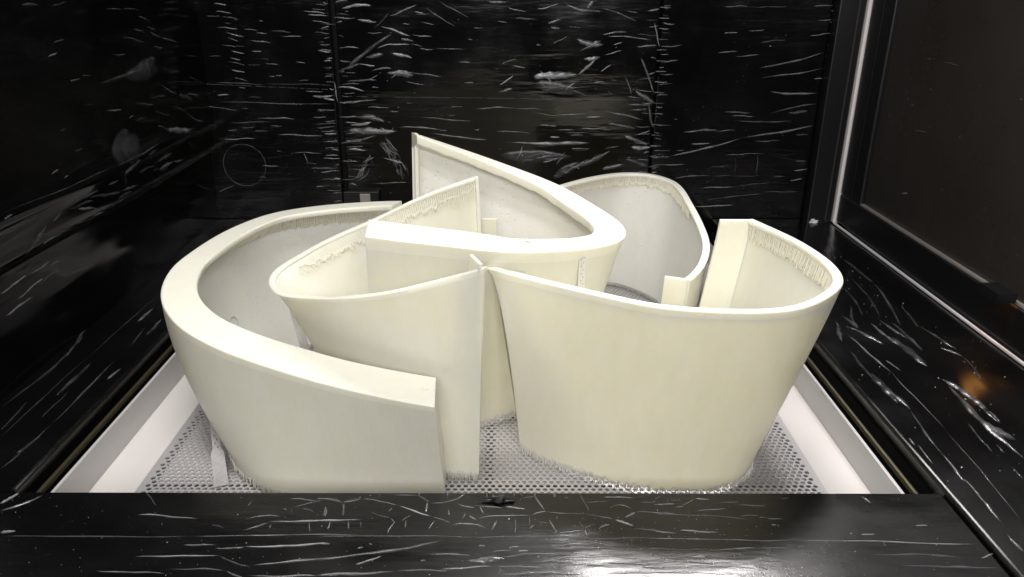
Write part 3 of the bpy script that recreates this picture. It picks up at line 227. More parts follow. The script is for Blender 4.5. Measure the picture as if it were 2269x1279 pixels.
  'front': [(-0.3584,0.6247,-0.2968,0.619,0.0021,0.0014),(-0.3674,0.6635,-0.3438,0.6378,0.0012,-0.0006),(-0.2804,0.6096,-0.2665,0.6043,0.0023,0.0008),(-0.2489,0.6184,-0.2177,0.6225,0.003,0.0035),(-0.2476,0.602,-0.2266,0.613,0.003,0.0),(-0.227,0.6144,-0.1387,0.6174,0.0031,0.001),(-0.209,0.6368,-0.1808,0.6483,0.0024,0.0),(-0.181,0.6496,-0.1606,0.6432,0.0021,0.0009),(-0.1624,0.6445,-0.1447,0.6522,0.0016,0.0),(-0.2,0.6356,-0.1877,0.6299,0.0025,0.0),(-0.1748,0.6209,-0.1778,0.6381,0.0022,-0.0009),(-0.1574,0.6227,-0.1598,0.6432,0.0017,-0.0006),(-0.1843,0.5987,-0.1881,0.615,0.0012,0.0),(-0.1685,0.6022,-0.1682,0.615,0.0015,0.0),(-0.1483,0.6033,-0.1507,0.6162,0.0013,0.0),(-0.2234,0.6044,-0.2243,0.6102,0.0014,0.0),(-0.2163,0.65,-0.1883,0.6465,0.002,0.0007),(-0.2204,0.6355,-0.2138,0.6313,0.0019,0.0),(-0.2542,0.638,-0.2537,0.6468,0.0015,0.0),(-0.2968,0.5812,-0.2659,0.5808,0.0028,0.0006),(-0.2659,0.5765,-0.2388,0.5787,0.0026,-0.0013),(-0.239,0.5791,-0.1624,0.5842,0.0033,-0.0007),(-0.3337,0.5654,-0.2582,0.5669,0.0021,0.0013),(-0.2582,0.5669,-0.2248,0.5516,0.0022,-0.001),(-0.2243,0.5546,-0.1305,0.5703,0.0034,-0.0017),(-0.3608,0.5475,-0.2976,0.5436,0.0019,0.0),(-0.2974,0.5499,-0.246,0.5476,0.002,0.0006),(-0.2458,0.5472,-0.2281,0.5397,0.0023,-0.001),(-0.2245,0.5417,-0.1631,0.5413,0.0027,0.0),(-0.1632,0.5417,-0.1262,0.5457,0.0026,0.0),(-0.4943,0.63,-0.4664,0.6554,0.0036,-0.0018),(-0.5011,0.6412,-0.4927,0.6592,0.0045,0.0),(-0.4752,0.5982,-0.4616,0.6005,0.0044,0.0),(-0.4718,0.5926,-0.2941,0.5936,0.0008,0.0),(-0.2941,0.5936,-0.1348,0.5954,0.0009,0.0),(-0.1898,0.6495,-0.1616,0.6445,0.0024,0.0034),(-0.1616,0.6445,-0.1434,0.6497,0.0024,0.0),(-0.1434,0.6497,-0.1053,0.6395,0.0024,0.0019),(-0.1053,0.6395,-0.0705,0.6224,0.0026,0.0),(-0.0705,0.6224,-0.0512,0.6128,0.0022,0.0),(-0.051,0.6093,-0.0158,0.6047,0.0025,0.0051),(-0.114,0.657,-0.0881,0.6563,0.0023,-0.001),(-0.0881,0.6563,-0.0741,0.6447,0.0027,0.0),(-0.074,0.6434,-0.0383,0.663,0.0025,-0.0064),(-0.0879,0.655,-0.0854,0.6616,0.0017,0.0),(-0.0773,0.6284,-0.0774,0.646,0.0029,0.0),(-0.0579,0.6524,-0.0581,0.663,0.0026,0.0),(-0.0543,0.6236,-0.055,0.6334,0.0025,0.0),(-0.1466,0.6496,-0.1451,0.6548,0.0013,0.0),(-0.126,0.651,-0.1278,0.6628,0.0019,0.0),(-0.1758,0.6221,-0.1775,0.6369,0.0035,0.0),(-0.1583,0.6234,-0.1614,0.6432,0.0019,-0.0006),(-0.1679,0.6033,-0.1681,0.615,0.0019,0.0),(-0.1485,0.6045,-0.1507,0.6162,0.0016,0.0),(-0.1371,0.6057,-0.1387,0.615,0.0018,0.0),(-0.1323,0.6308,-0.1105,0.6199,0.0017,-0.0013),(-0.1105,0.6199,-0.1058,0.6139,0.0014,0.0),(-0.1103,0.5966,-0.1052,0.6151,0.0021,0.001),(-0.0991,0.6151,-0.0909,0.6247,0.0021,0.0009),(-0.0949,0.6057,-0.0955,0.6175,0.0014,0.0),(-0.0717,0.6023,-0.067,0.6176,0.0022,0.0007),(-0.1142,0.6296,-0.1111,0.6358,0.0018,0.0),(-0.0477,0.6435,-0.0291,0.636,0.0031,-0.0014),(-0.0324,0.6397,0.0009,0.6348,0.0032,0.001),(0.0009,0.6378,0.0214,0.6343,0.0032,0.0),(-0.0244,0.6385,-0.0201,0.6261,0.002,0.0),(-0.0408,0.6176,-0.0382,0.6285,0.0025,0.0),(-0.0349,0.6236,-0.0269,0.6176,0.0023,0.0),(-0.027,0.6205,0.0274,0.625,0.0026,0.0005),(0.0274,0.625,0.0418,0.6311,0.0023,0.0009),(0.0417,0.6304,0.0806,0.6263,0.0027,-0.001),(0.0806,0.6263,0.1077,0.6179,0.0027,0.001),(0.0301,0.6579,0.0402,0.6311,0.0029,0.0),(0.0155,0.6605,0.0187,0.6539,0.0015,0.0),(0.0186,0.6526,0.0308,0.654,0.0018,0.0),(0.0308,0.654,0.0319,0.6632,0.0015,0.0),(0.0759,0.662,0.0839,0.6275,0.0019,0.0007),(0.01,0.5968,0.011,0.6201,0.0023,0.0),(-0.0127,0.6013,-0.0068,0.6177,0.0028,0.0),(0.0237,0.6036,0.0285,0.6106,0.0021,0.0),(0.0247,0.6106,0.0243,0.6225,0.0019,0.0),(0.0435,0.619,0.0493,0.5991,0.0025,0.0),(0.0325,0.6149,0.0424,0.613,0.0019,0.0),(0.0476,0.5957,0.0503,0.6025,0.0035,0.0),(0.0508,0.5991,0.0769,0.6026,0.0027,-0.0007),(0.077,0.6037,0.0885,0.6119,0.0024,0.0012),(0.0784,0.5946,0.077,0.6037,0.0018,0.0),(0.072,0.6166,0.0763,0.6049,0.0014,0.0),(0.0908,0.6049,0.1022,0.6108,0.0029,0.0012),(0.1077,0.6179,0.1249,0.6085,0.0038,0.0),(0.0823,0.6438,0.1051,0.6471,0.0025,0.0005),(0.0994,0.6536,0.1316,0.6524,0.0018,0.0),(0.1316,0.6524,0.1502,0.6569,0.0017,0.0),(0.137,0.6457,0.1512,0.6447,0.0021,0.0),(0.1504,0.6491,0.1614,0.6561,0.0021,0.0),(0.1055,0.6375,0.1272,0.6338,0.0028,0.0046),(0.1174,0.6203,0.1298,0.6301,0.0031,0.0),(0.1298,0.6301,0.1702,0.6277,0.0017,0.0),(0.1491,0.6414,0.1716,0.6422,0.002,0.0),(0.1243,0.605,0.1644,0.5993,0.0023,0.0),(0.0509,0.6527,0.051,0.6606,0.0029,0.0),(0.0606,0.6527,0.0654,0.6522,0.0036,0.0),(-0.0174,0.6423,-0.0178,0.6617,0.0019,0.0),(0.0153,0.6462,0.0178,0.6526,0.0028,0.0),(-0.1695,0.5602,-0.0527,0.5895,0.0043,-0.0022),(-0.1336,0.5557,-0.1111,0.5671,0.0027,-0.0013),(-0.1261,0.5832,-0.1222,0.5821,0.0024,0.0),(-0.1352,0.5767,-0.1297,0.5784,0.0024,0.0),(-0.1747,0.5831,-0.1614,0.5831,0.002,0.0),(-0.1653,0.5417,-0.0962,0.5473,0.004,0.0),(-0.0962,0.5473,-0.047,0.5482,0.0032,0.0),(-0.0701,0.5693,-0.0287,0.5666,0.0033,0.0017),(-0.0334,0.5599,0.001,0.5631,0.0098,0.0),(-0.0107,0.5721,0.0083,0.5743,0.0025,0.0009),(0.0054,0.5786,0.0142,0.579,0.0034,0.0),(0.0127,0.5732,0.0222,0.5736,0.0026,0.0),(-0.0012,0.5652,0.0504,0.5679,0.0035,0.0021),(0.0466,0.5786,0.0765,0.5835,0.0028,0.0009),(0.0766,0.5846,0.0957,0.5824,0.0024,0.0),(0.0311,0.5579,0.0499,0.5611,0.0024,0.0008),(0.0458,0.5652,0.1039,0.5663,0.0029,0.001),(0.0967,0.5663,0.1238,0.5638,0.003,0.0),(0.0481,0.5549,0.0925,0.556,0.0028,0.0),(0.0759,0.5769,0.1287,0.5759,0.0026,0.0004),(0.1287,0.5759,0.1598,0.577,0.0028,0.0),(-0.057,0.5497,-0.0075,0.5534,0.0028,0.0008),(-0.0075,0.5534,0.0351,0.5508,0.0032,0.001),(0.0926,0.557,0.1325,0.5556,0.0029,0.0008),(-0.0046,0.5419,0.0713,0.5439,0.0051,0.0012),(0.0896,0.5439,0.1438,0.5469,0.0039,0.0008),(0.1272,0.5581,0.1564,0.5601,0.0024,0.0),(-0.0757,0.5603,-0.0708,0.5609,0.0023,0.0),(-0.0241,0.5811,-0.0174,0.5801,0.0021,0.0),(-0.1771,0.5937,-0.0275,0.5926,0.0008,0.0),(-0.0275,0.5926,0.0775,0.5935,0.0011,0.0),(0.0624,0.5923,0.1625,0.5902,0.0016,0.0),(-0.0046,0.5409,-0.0032,0.5518,0.002,0.0),(0.1502,0.6415,0.1717,0.6426,0.0018,0.0005),(0.1669,0.6473,0.1792,0.6473,0.0024,0.0011),(0.1777,0.6402,0.1932,0.6508,0.0019,0.0),(0.1933,0.6513,0.2079,0.65,0.0027,0.0),(0.1707,0.6377,0.1789,0.6382,0.002,0.0),(0.1896,0.6313,0.2207,0.636,0.0022,0.0),(0.2147,0.6442,0.2364,0.6456,0.0021,0.0008),(0.2335,0.6411,0.2634,0.6397,0.0021,0.0),(0.232,0.6239,0.2498,0.6244,0.002,0.001),(0.2491,0.6221,0.257,0.6219,0.0017,0.0),(0.2565,0.6202,0.2723,0.6197,0.0015,0.0),(0.1477,0.6274,0.2385,0.6189,0.002,0.0008),(0.2574,0.6107,0.2629,0.6104,0.002,0.0),(0.143,0.6007,0.1643,0.5984,0.0019,0.0),(0.1668,0.6031,0.2042,0.5996,0.0026,0.0),(0.1411,0.5903,0.2727,0.5886,0.0014,0.0),(0.2726,0.5882,0.4422,0.5834,0.0009,0.0),(0.1387,0.5768,0.148,0.5779,0.0034,0.0),(0.1476,0.5757,0.1928,0.5757,0.0031,0.0),(0.1895,0.5746,0.2357,0.578,0.0028,0.0009),(0.2357,0.578,0.2817,0.5752,0.0022,0.0014),(0.159,0.5585,0.2233,0.5564,0.0034,0.0),(0.1695,0.5659,0.1844,0.5659,0.0043,0.0),(0.1364,0.5637,0.1661,0.5638,0.0034,0.0),(0.2393,0.5607,0.2579,0.5607,0.0021,0.0),(0.223,0.5554,0.2357,0.5492,0.0031,0.0),(0.3365,0.5694,0.4192,0.5641,0.0031,0.0018),(0.3547,0.5538,0.4438,0.5525,0.0038,-0.0008),(0.3385,0.5971,0.3533,0.5971,0.0021,0.0),(0.397,0.61,0.4097,0.61,0.0022,0.0),(0.3643,0.6557,0.3692,0.6441,0.0026,0.0),(0.4342,0.5641,0.45,0.5706,0.0019,0.0),(0.1331,0.545,0.1938,0.5446,0.0032,0.0),(0.1228,0.5532,0.1429,0.5511,0.0038,0.0),(0.2773,0.655,0.2907,0.655,0.0016,-0.0037)],
  'door': [(1.3162,0.4261,1.2652,0.4254,0.003,-0.0),(1.3683,0.4272,1.3529,0.4277,0.0039,-0.0),(1.3641,0.305,1.3183,0.3118,0.0032,-0.0),(1.3939,0.345,1.3778,0.3467,0.0036,-0.0),(1.3636,0.1934,1.3414,0.1989,0.0037,-0.0)],
}

# ---------------------------------------------------------------- film creases
def creases(name, rows, to3, normal, mat, parent, zmax=0.004, jitter=1.0, bundle=True):
    """raised folds of film; each is a tapering ridge with five points across"""
    mb = MB(); nrm = Vector(normal); idx = []; extra = []; soft = []
    for a0, b0, a1, b1, wd, bow in rows:
        if wd * 1.5 <= 0.019 or not bundle: continue
        L = math.hypot(a1 - a0, b1 - b0); tx, ty = (a1 - a0) / L, (b1 - b0) / L
        for k in range(int((5 + wd * 350) * (2.2 if abs(b1 - b0) > abs(a1 - a0) else 1))):
            c = random.uniform(.15, .85); q = random.uniform(.12, .45) * L; e = random.gauss(0, .26) * wd * math.sin(math.pi * c) ** .6
            an = random.gauss(0, .45); ux, uy = tx * math.cos(an) - ty * math.sin(an), tx * math.sin(an) + ty * math.cos(an)
            cx, cy = a0 + tx * L * c - ty * e, b0 + ty * L * c + tx * e
            extra.append((cx - ux * q / 2, cy - uy * q / 2, cx + ux * q / 2, cy + uy * q / 2, random.uniform(.0012, .0045), random.uniform(-.1, .1) * q))
    rows = [r for r in rows if not (bundle and r[4] * 1.5 > 0.019 and abs(r[3] - r[1]) > abs(r[2] - r[0]))] + extra
    for a0, b0, a1, b1, wd, bow in rows:
        L = math.hypot(a1 - a0, b1 - b0)
        if L < 1e-4: continue
        n = max(8, min(26, int(L / 0.006))); tx, ty = (a1 - a0) / L, (b1 - b0) / L; px, py = -ty, tx
        wd = max(wd * 1.3, 0.0022); wide = wd > 0.019
        ph = [random.uniform(0, 6.28) for _ in range(4)]; amp = min(0.05 * L, 0.003) * jitter
        sk = random.uniform(0.35, 0.65); pw = random.uniform(0.4, 0.8)
        v = []
        for i in range(n + 1):
            t = i / n
            off = bow * 4 * t * (1 - t) + amp * (0.4 * math.sin(4 * t + ph[0]) + 0.15 * math.sin(11 * t + ph[1])) * math.sin(math.pi * t) ** .5
            u = t ** (math.log(0.5) / math.log(sk)); half = 0.5 * wd * max(0.03, math.sin(math.pi * u)) ** pw
            if not wide: half *= 0.85 + 0.15 * math.sin(19 * t + ph[2])
            h = min((0.12 if wide else 0.55) * half, zmax) * (0.75 + 0.25 * math.sin(23 * t + ph[3]))
            prof = ((-1, 0), (-0.45, 0.7), (0.05, 1.0), (0.5, 0.55), (1, 0)) if not wide else ((-1, 0), (-0.8, .9), (0.0, 1.0), (0.8, .9), (1, 0))
            fade = min(1, 6 * min(t, 1 - t)) if wide else min(1, 10 * min(t, 1 - t) + .1)
            for c, hh in prof:
                soft.append((0.0 if abs(c) == 1 else (0.75 if abs(c) > .3 else 1.0)) * fade)
                e = off + c * half * (1 + (random.uniform(-.04, .04) if wide else 0))
                v.append(Vector(to3(a0 + tx * t * L + px * e, b0 + ty * t * L + py * e)) + nrm * (h * hh + 0.0002 - (0.0006 if abs(c) == 1 else 0)))
        f = [[5 * i + k, 5 * i + k + 1, 5 * i + k + 6, 5 * i + k + 5] for i in range(n) for k in range(4)]
        mb.add(v, f); idx += [3 if wide else random.choices((0, 1, 2), (4, 4, 2))[0]] * len(f)
    o = mb.build(name, None, parent, smooth=True, kind='stuff')
    for q in list(mat) + [M['patch']]: o.data.materials.append(q)
    o.data.polygons.foreach_set('material_index', idx)
    a_ = o.data.attributes.new('soft', 'FLOAT', 'POINT'); a_.data.foreach_set('value', soft)
    return o

# ---------------------------------------------------------------- the chamber
YB, XL, XR, ZL = 1.63, -0.61, 0.706, 0.06
back = tag(mk('wall_back', *box_data(-0.70, 0.76, 1.655, 1.70, -0.12, 1.15), M['void'], origin=(0, 1.655, -0.12)), kind='structure')
def sheet(name, a0, a1, b0, b1, na, nb, fn, mat, parent, smooth=True):
    v = [fn(a0 + (a1 - a0) * i / na, b0 + (b1 - b0) * j / nb) for i in range(na + 1) for j in range(nb + 1)]
    f = [[i * (nb + 1) + j, (i + 1) * (nb + 1) + j, (i + 1) * (nb + 1) + j + 1, i * (nb + 1) + j + 1] for i in range(na) for j in range(nb)]
    return mk(name, v, f, mat, parent, smooth)
for x0, x1 in ((-0.64, -0.3505), (-0.3385, 0.305), (0.3095, 0.645)):
    box('panel', x0, x1, YB, 1.654, -0.11, 1.14, M['film_back'], back, b=0.002)
rows = list(CREASE['back'])
for x0, sgn, zlo in ((-0.351, -1, 0.1), (-0.338, 1, 0.1), (0.305, -1, 0.15), (0.31, 1, 0.15)):
    z = zlo
    while z < 0.53:
        L = random.uniform(0.008, 0.045)
        rows.append((x0 + sgn * 0.001, z, x0 + sgn * L, z + random.uniform(-.004, .004), random.uniform(.0015, .0045), random.uniform(-.002, .002)))
        z += random.uniform(0.010, 0.028)
for _ in range(50):
    x = random.uniform(-0.55, 0.28); z = random.uniform(0.1, 0.5); L = random.uniform(0.006, 0.03)
    rows.append((x, z, x + L, z + random.uniform(-.002, .002), random.uniform(.0008, .002), 0))
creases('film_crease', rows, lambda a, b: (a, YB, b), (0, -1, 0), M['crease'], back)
# seam lines where two widths of film overlap
mb = MB()
for x0, x1, z0, z1 in ((-0.61, -0.352, 0.345, 0.335), (-0.337, 0.304, 0.322, 0.318)):
    for i in range(60):
        t0, t1 = i / 60, (i + 1) / 60
        if random.random() < .2: continue
        h = random.uniform(.0004, .0010)
        mb.add(*box_data(x0 + (x1 - x0) * t0, x0 + (x1 - x0) * t1, YB - .0012, YB - .0002, z0 + (z1 - z0) * t0, z0 + (z1 - z0) * t0 + h))
mb.build('film_seam', M['line'], back, kind='stuff')
# round port cover outline, square inspection plate and latch on the back wall
def ring_obj(name, c, axis, R, r, mat, parent, n=72, k=6, wob=0.0, origin=None):
    ax = Vector(axis).normalized(); s = ax.orthogonal().normalized(); t = ax.cross(s); v = []; f = []
    for i in range(n):
        a = 2 * math.pi * i / n; d = s * math.cos(a) + t * math.sin(a); rr = R * (1 + wob * math.sin(3 * a) + wob * .5 * math.sin(17 * a))
        for j in range(k):
            e = 2 * math.pi * j / k; v.append(Vector(c) + d * (rr + r * math.cos(e)) + ax * r * math.sin(e))
    for i in range(n):
        for j in range(k):
            f.append([i * k + j, ((i + 1) % n) * k + j, ((i + 1) % n) * k + (j + 1) % k, i * k + (j + 1) % k])
    return mk(name, v, f, mat, parent, True, origin)
ring_obj('port_outline', (-0.5535, YB, 0.178), (0, 1, 0), 0.0445, 0.0007, M['line'], back, wob=0.006)
lt = empty('door_latch', (-0.31, YB, 0.098), 'small black latch with a pale metal plate low on the back wall', 'latch')
box('housing', -0.346, -0.270, 1.612, 1.6295, 0.092, 0.126, M['black'], lt, b=0.002)
box('plate', -0.310, -0.288, 1.609, 1.6125, 0.094, 0.122, M['chrome'], lt, b=0.001)

# left wall: film hangs over a shelf-like band
wl = tag(mk('wall_left', *box_data(-0.70, -0.615, 0.20, 1.654, 0.215, 1.15), M['void'], origin=(-0.65, 0.9, 0.215)), kind='structure')
def lw(y, z):
    bulge = 0.006 * math.exp(-((z - 0.272) / 0.012) ** 2) + 0.003 * math.sin(9 * y + 14 * z) * math.exp(-((z - .25) / .06) ** 2)
    rnd = 0.0 if z > 0.225 else 0.014 * ((0.225 - z) / 0.025) ** 2
    return (XL + bulge - rnd, y, z)
sheet('film', 0.20, 1.654, 0.20, 1.14, 160, 120, lw, M['film_left'], wl)
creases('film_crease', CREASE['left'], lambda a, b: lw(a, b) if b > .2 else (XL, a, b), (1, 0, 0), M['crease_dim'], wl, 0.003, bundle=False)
box('lower_panel', -0.70, -0.622, 0.20, 1.653, 0.0, 0.214, M['film_left'], wl)

# right side: pillar, gasket and door
pil = tag(mk('pillar', *box_data(0.6475, 0.700, 1.60, 1.654, -0.02, 1.14, 0.003), M['black'], origin=(0.67, 1.62, -0.02)), 'black corner pillar between back wall and white gasket', 'pillar')
box('edge_strip', 0.684, 0.687, 1.597, 1.6005, 0.07, 1.13, M['bar'], pil)
door = empty('chamber_door', (XR, 1.1, 0.07), 'black framed chamber door with brown tinted window on the right', 'door')
box('gasket', 0.7015, 0.7185, 1.593, 1.611, 0.0665, 1.13, M['white'], door, b=0.003)
box('gasket', 0.7005, 0.7045, 0.30, 1.592, 0.0665, 0.0705, M['white'], door, b=0.001)
box('bottom_rail', XR, 0.76, 0.30, 1.592, 0.072, 0.133, M['black'], door, b=0.004)
box('stile', XR, 0.76, 1.498, 1.592, 0.1335, 1.13, M['black'], door, b=0.004)
box('stile_bead', 0.7035, 0.7058, 1.535, 1.539, 0.14, 1.12, M['black'], door)
box('pane', 0.716, 0.74, 0.30, 1.4975, 0.1335, 1.13, M['door_glass'], door)
box('pane_bead', 0.708, 0.7155, 0.30, 1.4975, 0.1335, 0.1365, M['chrome'], door)
mt, N, L, b = new_mat('added_orange_glow'); b.inputs['Base Color'].default_value = (.8, .3, .08, 1)
b.inputs['Emission Color'].default_value = (1, .42, .10, 1); b.inputs['Emission Strength'].default_value = 5.0; M['lamp'] = mt
mb = MB()
for q in ((0.678, 0.7055, 0.985, 1.030, 0.146, 0.150), (0.678, 0.6795, 0.985, 1.030, 0.136, 0.1459), (0.704, 0.7055, 0.985, 1.030, 0.136, 0.1459), (0.6796, 0.7039, 0.985, 0.9865, 0.136, 0.1459), (0.6796, 0.7039, 1.0285, 1.030, 0.136, 0.1459)):
    mb.add(*box_data(*q))
hd = mb.build('added_glow_hood', M['black'], door)  # added hood, hides the glow below it from direct view
box('added_glow_plate', 0.6797, 0.7038, 0.9866, 1.0284, 0.1435, 0.1459, M['lamp'], hd)  # added glowing plate, put in for the orange reflection on the ledge
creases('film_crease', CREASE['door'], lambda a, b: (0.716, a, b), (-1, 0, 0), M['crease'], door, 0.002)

# ledges round the vat
def ledge(name, x0, x1, y0, y1, z1, mat, b=0.004):
    return tag(mk(name, *box_data(x0, x1, y0, y1, -0.05, z1, b), mat, origin=((x0 + x1) / 2, (y0 + y1) / 2, -0.05)), kind='structure')
lf = ledge('ledge_front', -0.66, 0.4495, 0.05, 0.662, ZL, M['film_ledge'], 0.003)
ll = ledge('ledge_left', -0.66, -0.500, 0.6635, 1.628, ZL, M['film_side'])
lr = ledge('ledge_right', 0.4505, 0.7012, 0.05, 1.628, 0.066, M['film_side'])
lb = ledge('ledge_back', -0.499, 0.449, 1.56, 1.628, 0.02, M['black'])
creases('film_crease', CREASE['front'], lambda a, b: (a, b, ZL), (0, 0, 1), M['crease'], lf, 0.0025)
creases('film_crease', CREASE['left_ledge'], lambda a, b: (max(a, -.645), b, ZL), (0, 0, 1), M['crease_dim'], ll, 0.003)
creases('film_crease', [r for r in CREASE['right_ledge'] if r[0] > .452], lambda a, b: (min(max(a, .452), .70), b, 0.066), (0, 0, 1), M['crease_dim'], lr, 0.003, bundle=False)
# dust and droplets on the front ledge
def specks(name, pts, mat, parent, r=(0.0002, 0.0006)):
    mb = MB()
    for p in pts:
        s = random.uniform(*r) * (1.8 if random.random() < .06 else 1); p = Vector(p)
        q = [p + Vector((random.uniform(-1, 1), random.uniform(-1, 1), random.uniform(-.2, 1))) * s for _ in range(4)]
        mb.add(q, [[0, 1, 2], [0, 2, 3], [0, 3, 1], [1, 3, 2]])
    return mb.build(name, mat, parent, kind='stuff')
pts = [(random.uniform(-.5, .44), random.uniform(.46, .66), ZL + .0004) for _ in range(420)]
for _ in range(520):
    pts.append((random.gauss(.235, .03), random.gauss(.525, .016), ZL + .0004))
for _ in range(150):
    pts.append((random.gauss(.13, .06), random.gauss(.60, .02), ZL + .0004))
specks('dust_specks', [p for p in pts if p[1] < .66], M['dust'], lf)
specks('dust_specks', [(random.uniform(.46, .69), random.uniform(.5, 1.6), .0664) for _ in range(220)], M['dust'], lr, (.0004, .0011))
specks('dust_specks', [(random.uniform(-.3, .6), YB - .0005, random.uniform(.1, .5)) for _ in range(160)], M['dust'], back, (.0004, .0012))
specks('dust_specks', [(.7155, random.uniform(.9, 1.48), random.uniform(.15, .5)) for _ in range(60)], M['dust'], door, (.0004, .0012))

# vat with its liquid resin
vat = empty('resin_vat', (-0.025, 1.1, -0.06), 'pale grey walled resin vat sunk between the black ledges', 'vat')
VX0, VX1, VY0, VY1 = -0.480, 0.427, 0.64, 1.545
box('vat_wall', VX0 - .004, VX0, VY0, VY1, -0.06, 0.037, M['vat'], vat, b=.001)
box('vat_wall', VX1, VX1 + .004, VY0, VY1, -0.06, 0.037, M['vat'], vat, b=.001)
box('vat_wall', VX0 + .0005, VX1 - .0005, VY1 - .005, VY1 - .001, -0.06, 0.036, M['vat'], vat, b=.001)
box('vat_wall', VX0 + .0005, VX1 - .0005, VY0 + .001, VY0 + .005, -0.06, 0.036, M['vat'], vat, b=.001)
box('guide_rail', 0.4365, 0.4405, 0.66, 1.55, 0.036, 0.043, M['brass'], vat, b=.001)
box('guide_rail', -0.4935, -0.4895, 0.66, 1.55, 0.036, 0.043, M['brass'], vat, b=.001)
tag(sheet('gutter_floor', -0.66, 0.72, 0.3, 1.66, 2, 2, lambda a, b: (a, b, -0.062), M['void'], None, False), kind='structure')
tag(sheet('liquid_resin', VX0 + .0002, VX1 - .0002, VY0 + .006, VY1 - .006, 60, 60, lambda a, b: (a, b, -0.0055), M['pool'], None), kind='structure')

# perforated build platform
plat = empty('build_platform', (-0.025, 1.1, 0.0), 'perforated steel build platform carrying the pale printed shells', 'platform')
PX0, PX1, PY0 = -0.423, 0.373, 0.692
PI8, RW, HR, TH = 0.008, 0.008 * 0.866, 0.00285, 0.0016
NX = 98; mx = (PX1 - PX0 - NX * PI8) / 2; NR = 116
bx0 = PX0 + mx
ang = np.arange(12) * (2 * math.pi / 12)
hw, hh = PI8 / 2, RW / 2
outer = []
for a in ang:
    cx, cy = math.cos(a), math.sin(a); k = min(hw / max(abs(cx), 1e-9), hh / max(abs(cy), 1e-9)); outer.append((cx * k, cy * k))
outer = np.array(outer)
# snap the points nearest to the four corners on to them
for sx in (-1, 1):
    for sy in (-1, 1):
        d = np.hypot(outer[:, 0] - sx * hw, outer[:, 1] - sy * hh); outer[d.argmin()] = (sx * hw, sy * hh)
circ = np.stack([np.cos(ang) * HR, np.sin(ang) * HR], 1)
cell = np.concatenate([np.c_[outer, np.zeros(12)], np.c_[circ, np.zeros(12)], np.c_[circ, np.full(12, -TH)]])
cf = [[k, (k + 1) % 12, 12 + (k + 1) % 12, 12 + k] for k in range(12)] + [[12 + k, 12 + (k + 1) % 12, 24 + (k + 1) % 12, 24 + k] for k in range(12)]
cf = np.array(cf)
V = []; FQ = []; n0 = 0; fill = []
for r in range(NR):
    odd = r % 2; y = PY0 + (r + .5) * RW + 0.004
    cols = NX - odd
    for c in range(cols):
        x = bx0 + (c + .5 + odd * .5) * PI8
        V.append(cell + np.array([x, y, 0])); FQ.append(cf + n0); n0 += 36
    if odd:
        fill.append((bx0, bx0 + hw, y - hh, y + hh)); fill.append((bx0 + NX * PI8 - hw, bx0 + NX * PI8, y - hh, y + hh))
PY1 = PY0 + 0.004 + NR * RW
fill += [(PX0, bx0, PY0, PY1 + .004), (bx0 + NX * PI8, PX1, PY0, PY1 + .004), (bx0, bx0 + NX * PI8, PY0, PY0 + .004), (bx0, bx0 + NX * PI8, PY1, PY1 + .004)]
V = np.concatenate(V).tolist(); FQ = np.concatenate(FQ).tolist()
for x0, x1, y0, y1 in fill:
    k = len(V); V += [(x0, y0, 0), (x1, y0, 0), (x1, y1, 0), (x0, y1, 0)]; FQ.append([k, k + 1, k + 2, k + 3])
mk('perforated_sheet', V, FQ, M['steel'], plat)
for x in (PX0 + .009, -0.0187, PX1 - .009): box('support_bar', x - .005, x + .005, PY0, PY1, -0.0085, -0.0018, M['bar'], plat)
for y in (0.7585, 0.9140, 1.20, 1.45):
    for xa, xb in ((PX0 + .0145, -0.0242), (-0.0132, PX1 - .0145)): box('support_bar', xa, xb, y - .004, y + .004, -0.0085, -0.0021, M['bar'], plat)
box('side_flange', PX0, PX0 + .0012, PY0, PY1 + .004, -0.009, -0.0003, M['steel'], plat)
box('side_flange', PX1 - .0012, PX1, PY0, PY1 + .004, -0.009, -0.0003, M['steel'], plat)

# ---------------------------------------------------------------- printed shells
def catmull(P, n):
    P = np.asarray(P, float); out = []
    Q = np.vstack([2 * P[0] - P[1], P, 2 * P[-1] - P[-2]])
    for i in range(1, len(Q) - 2):
        p0, p1, p2, p3 = Q[i - 1], Q[i], Q[i + 1], Q[i + 2]
        for t in np.linspace(0, 1, 24, endpoint=False):
            out.append(0.5 * ((2 * p1) + (-p0 + p2) * t + (2 * p0 - 5 * p1 + 4 * p2 - p3) * t * t + (-p0 + 3 * p1 - 3 * p2 + p3) * t ** 3))
    out.append(Q[-2]); out = np.array(out)
    return out
def smooth(C, it):
    for _ in range(it): C[1:-1] = 0.25 * C[:-2] + 0.5 * C[1:-1] + 0.25 * C[2:]
    return C
def resample(C, n, key=3):
    d = np.r_[0, np.cumsum(np.linalg.norm(np.diff(C[:, :key], axis=0), axis=1))]
    u = np.linspace(0, d[-1], n)
    return np.stack([np.interp(u, d, C[:, k]) for k in range(C.shape[1])], 1), d[-1]
def plan_normal(C, side):
    t = np.gradient(C[:, :2], axis=0); t /= np.linalg.norm(t, axis=1)[:, None] + 1e-12
    return np.stack([-t[:, 1] * side, t[:, 0] * side], 1), t
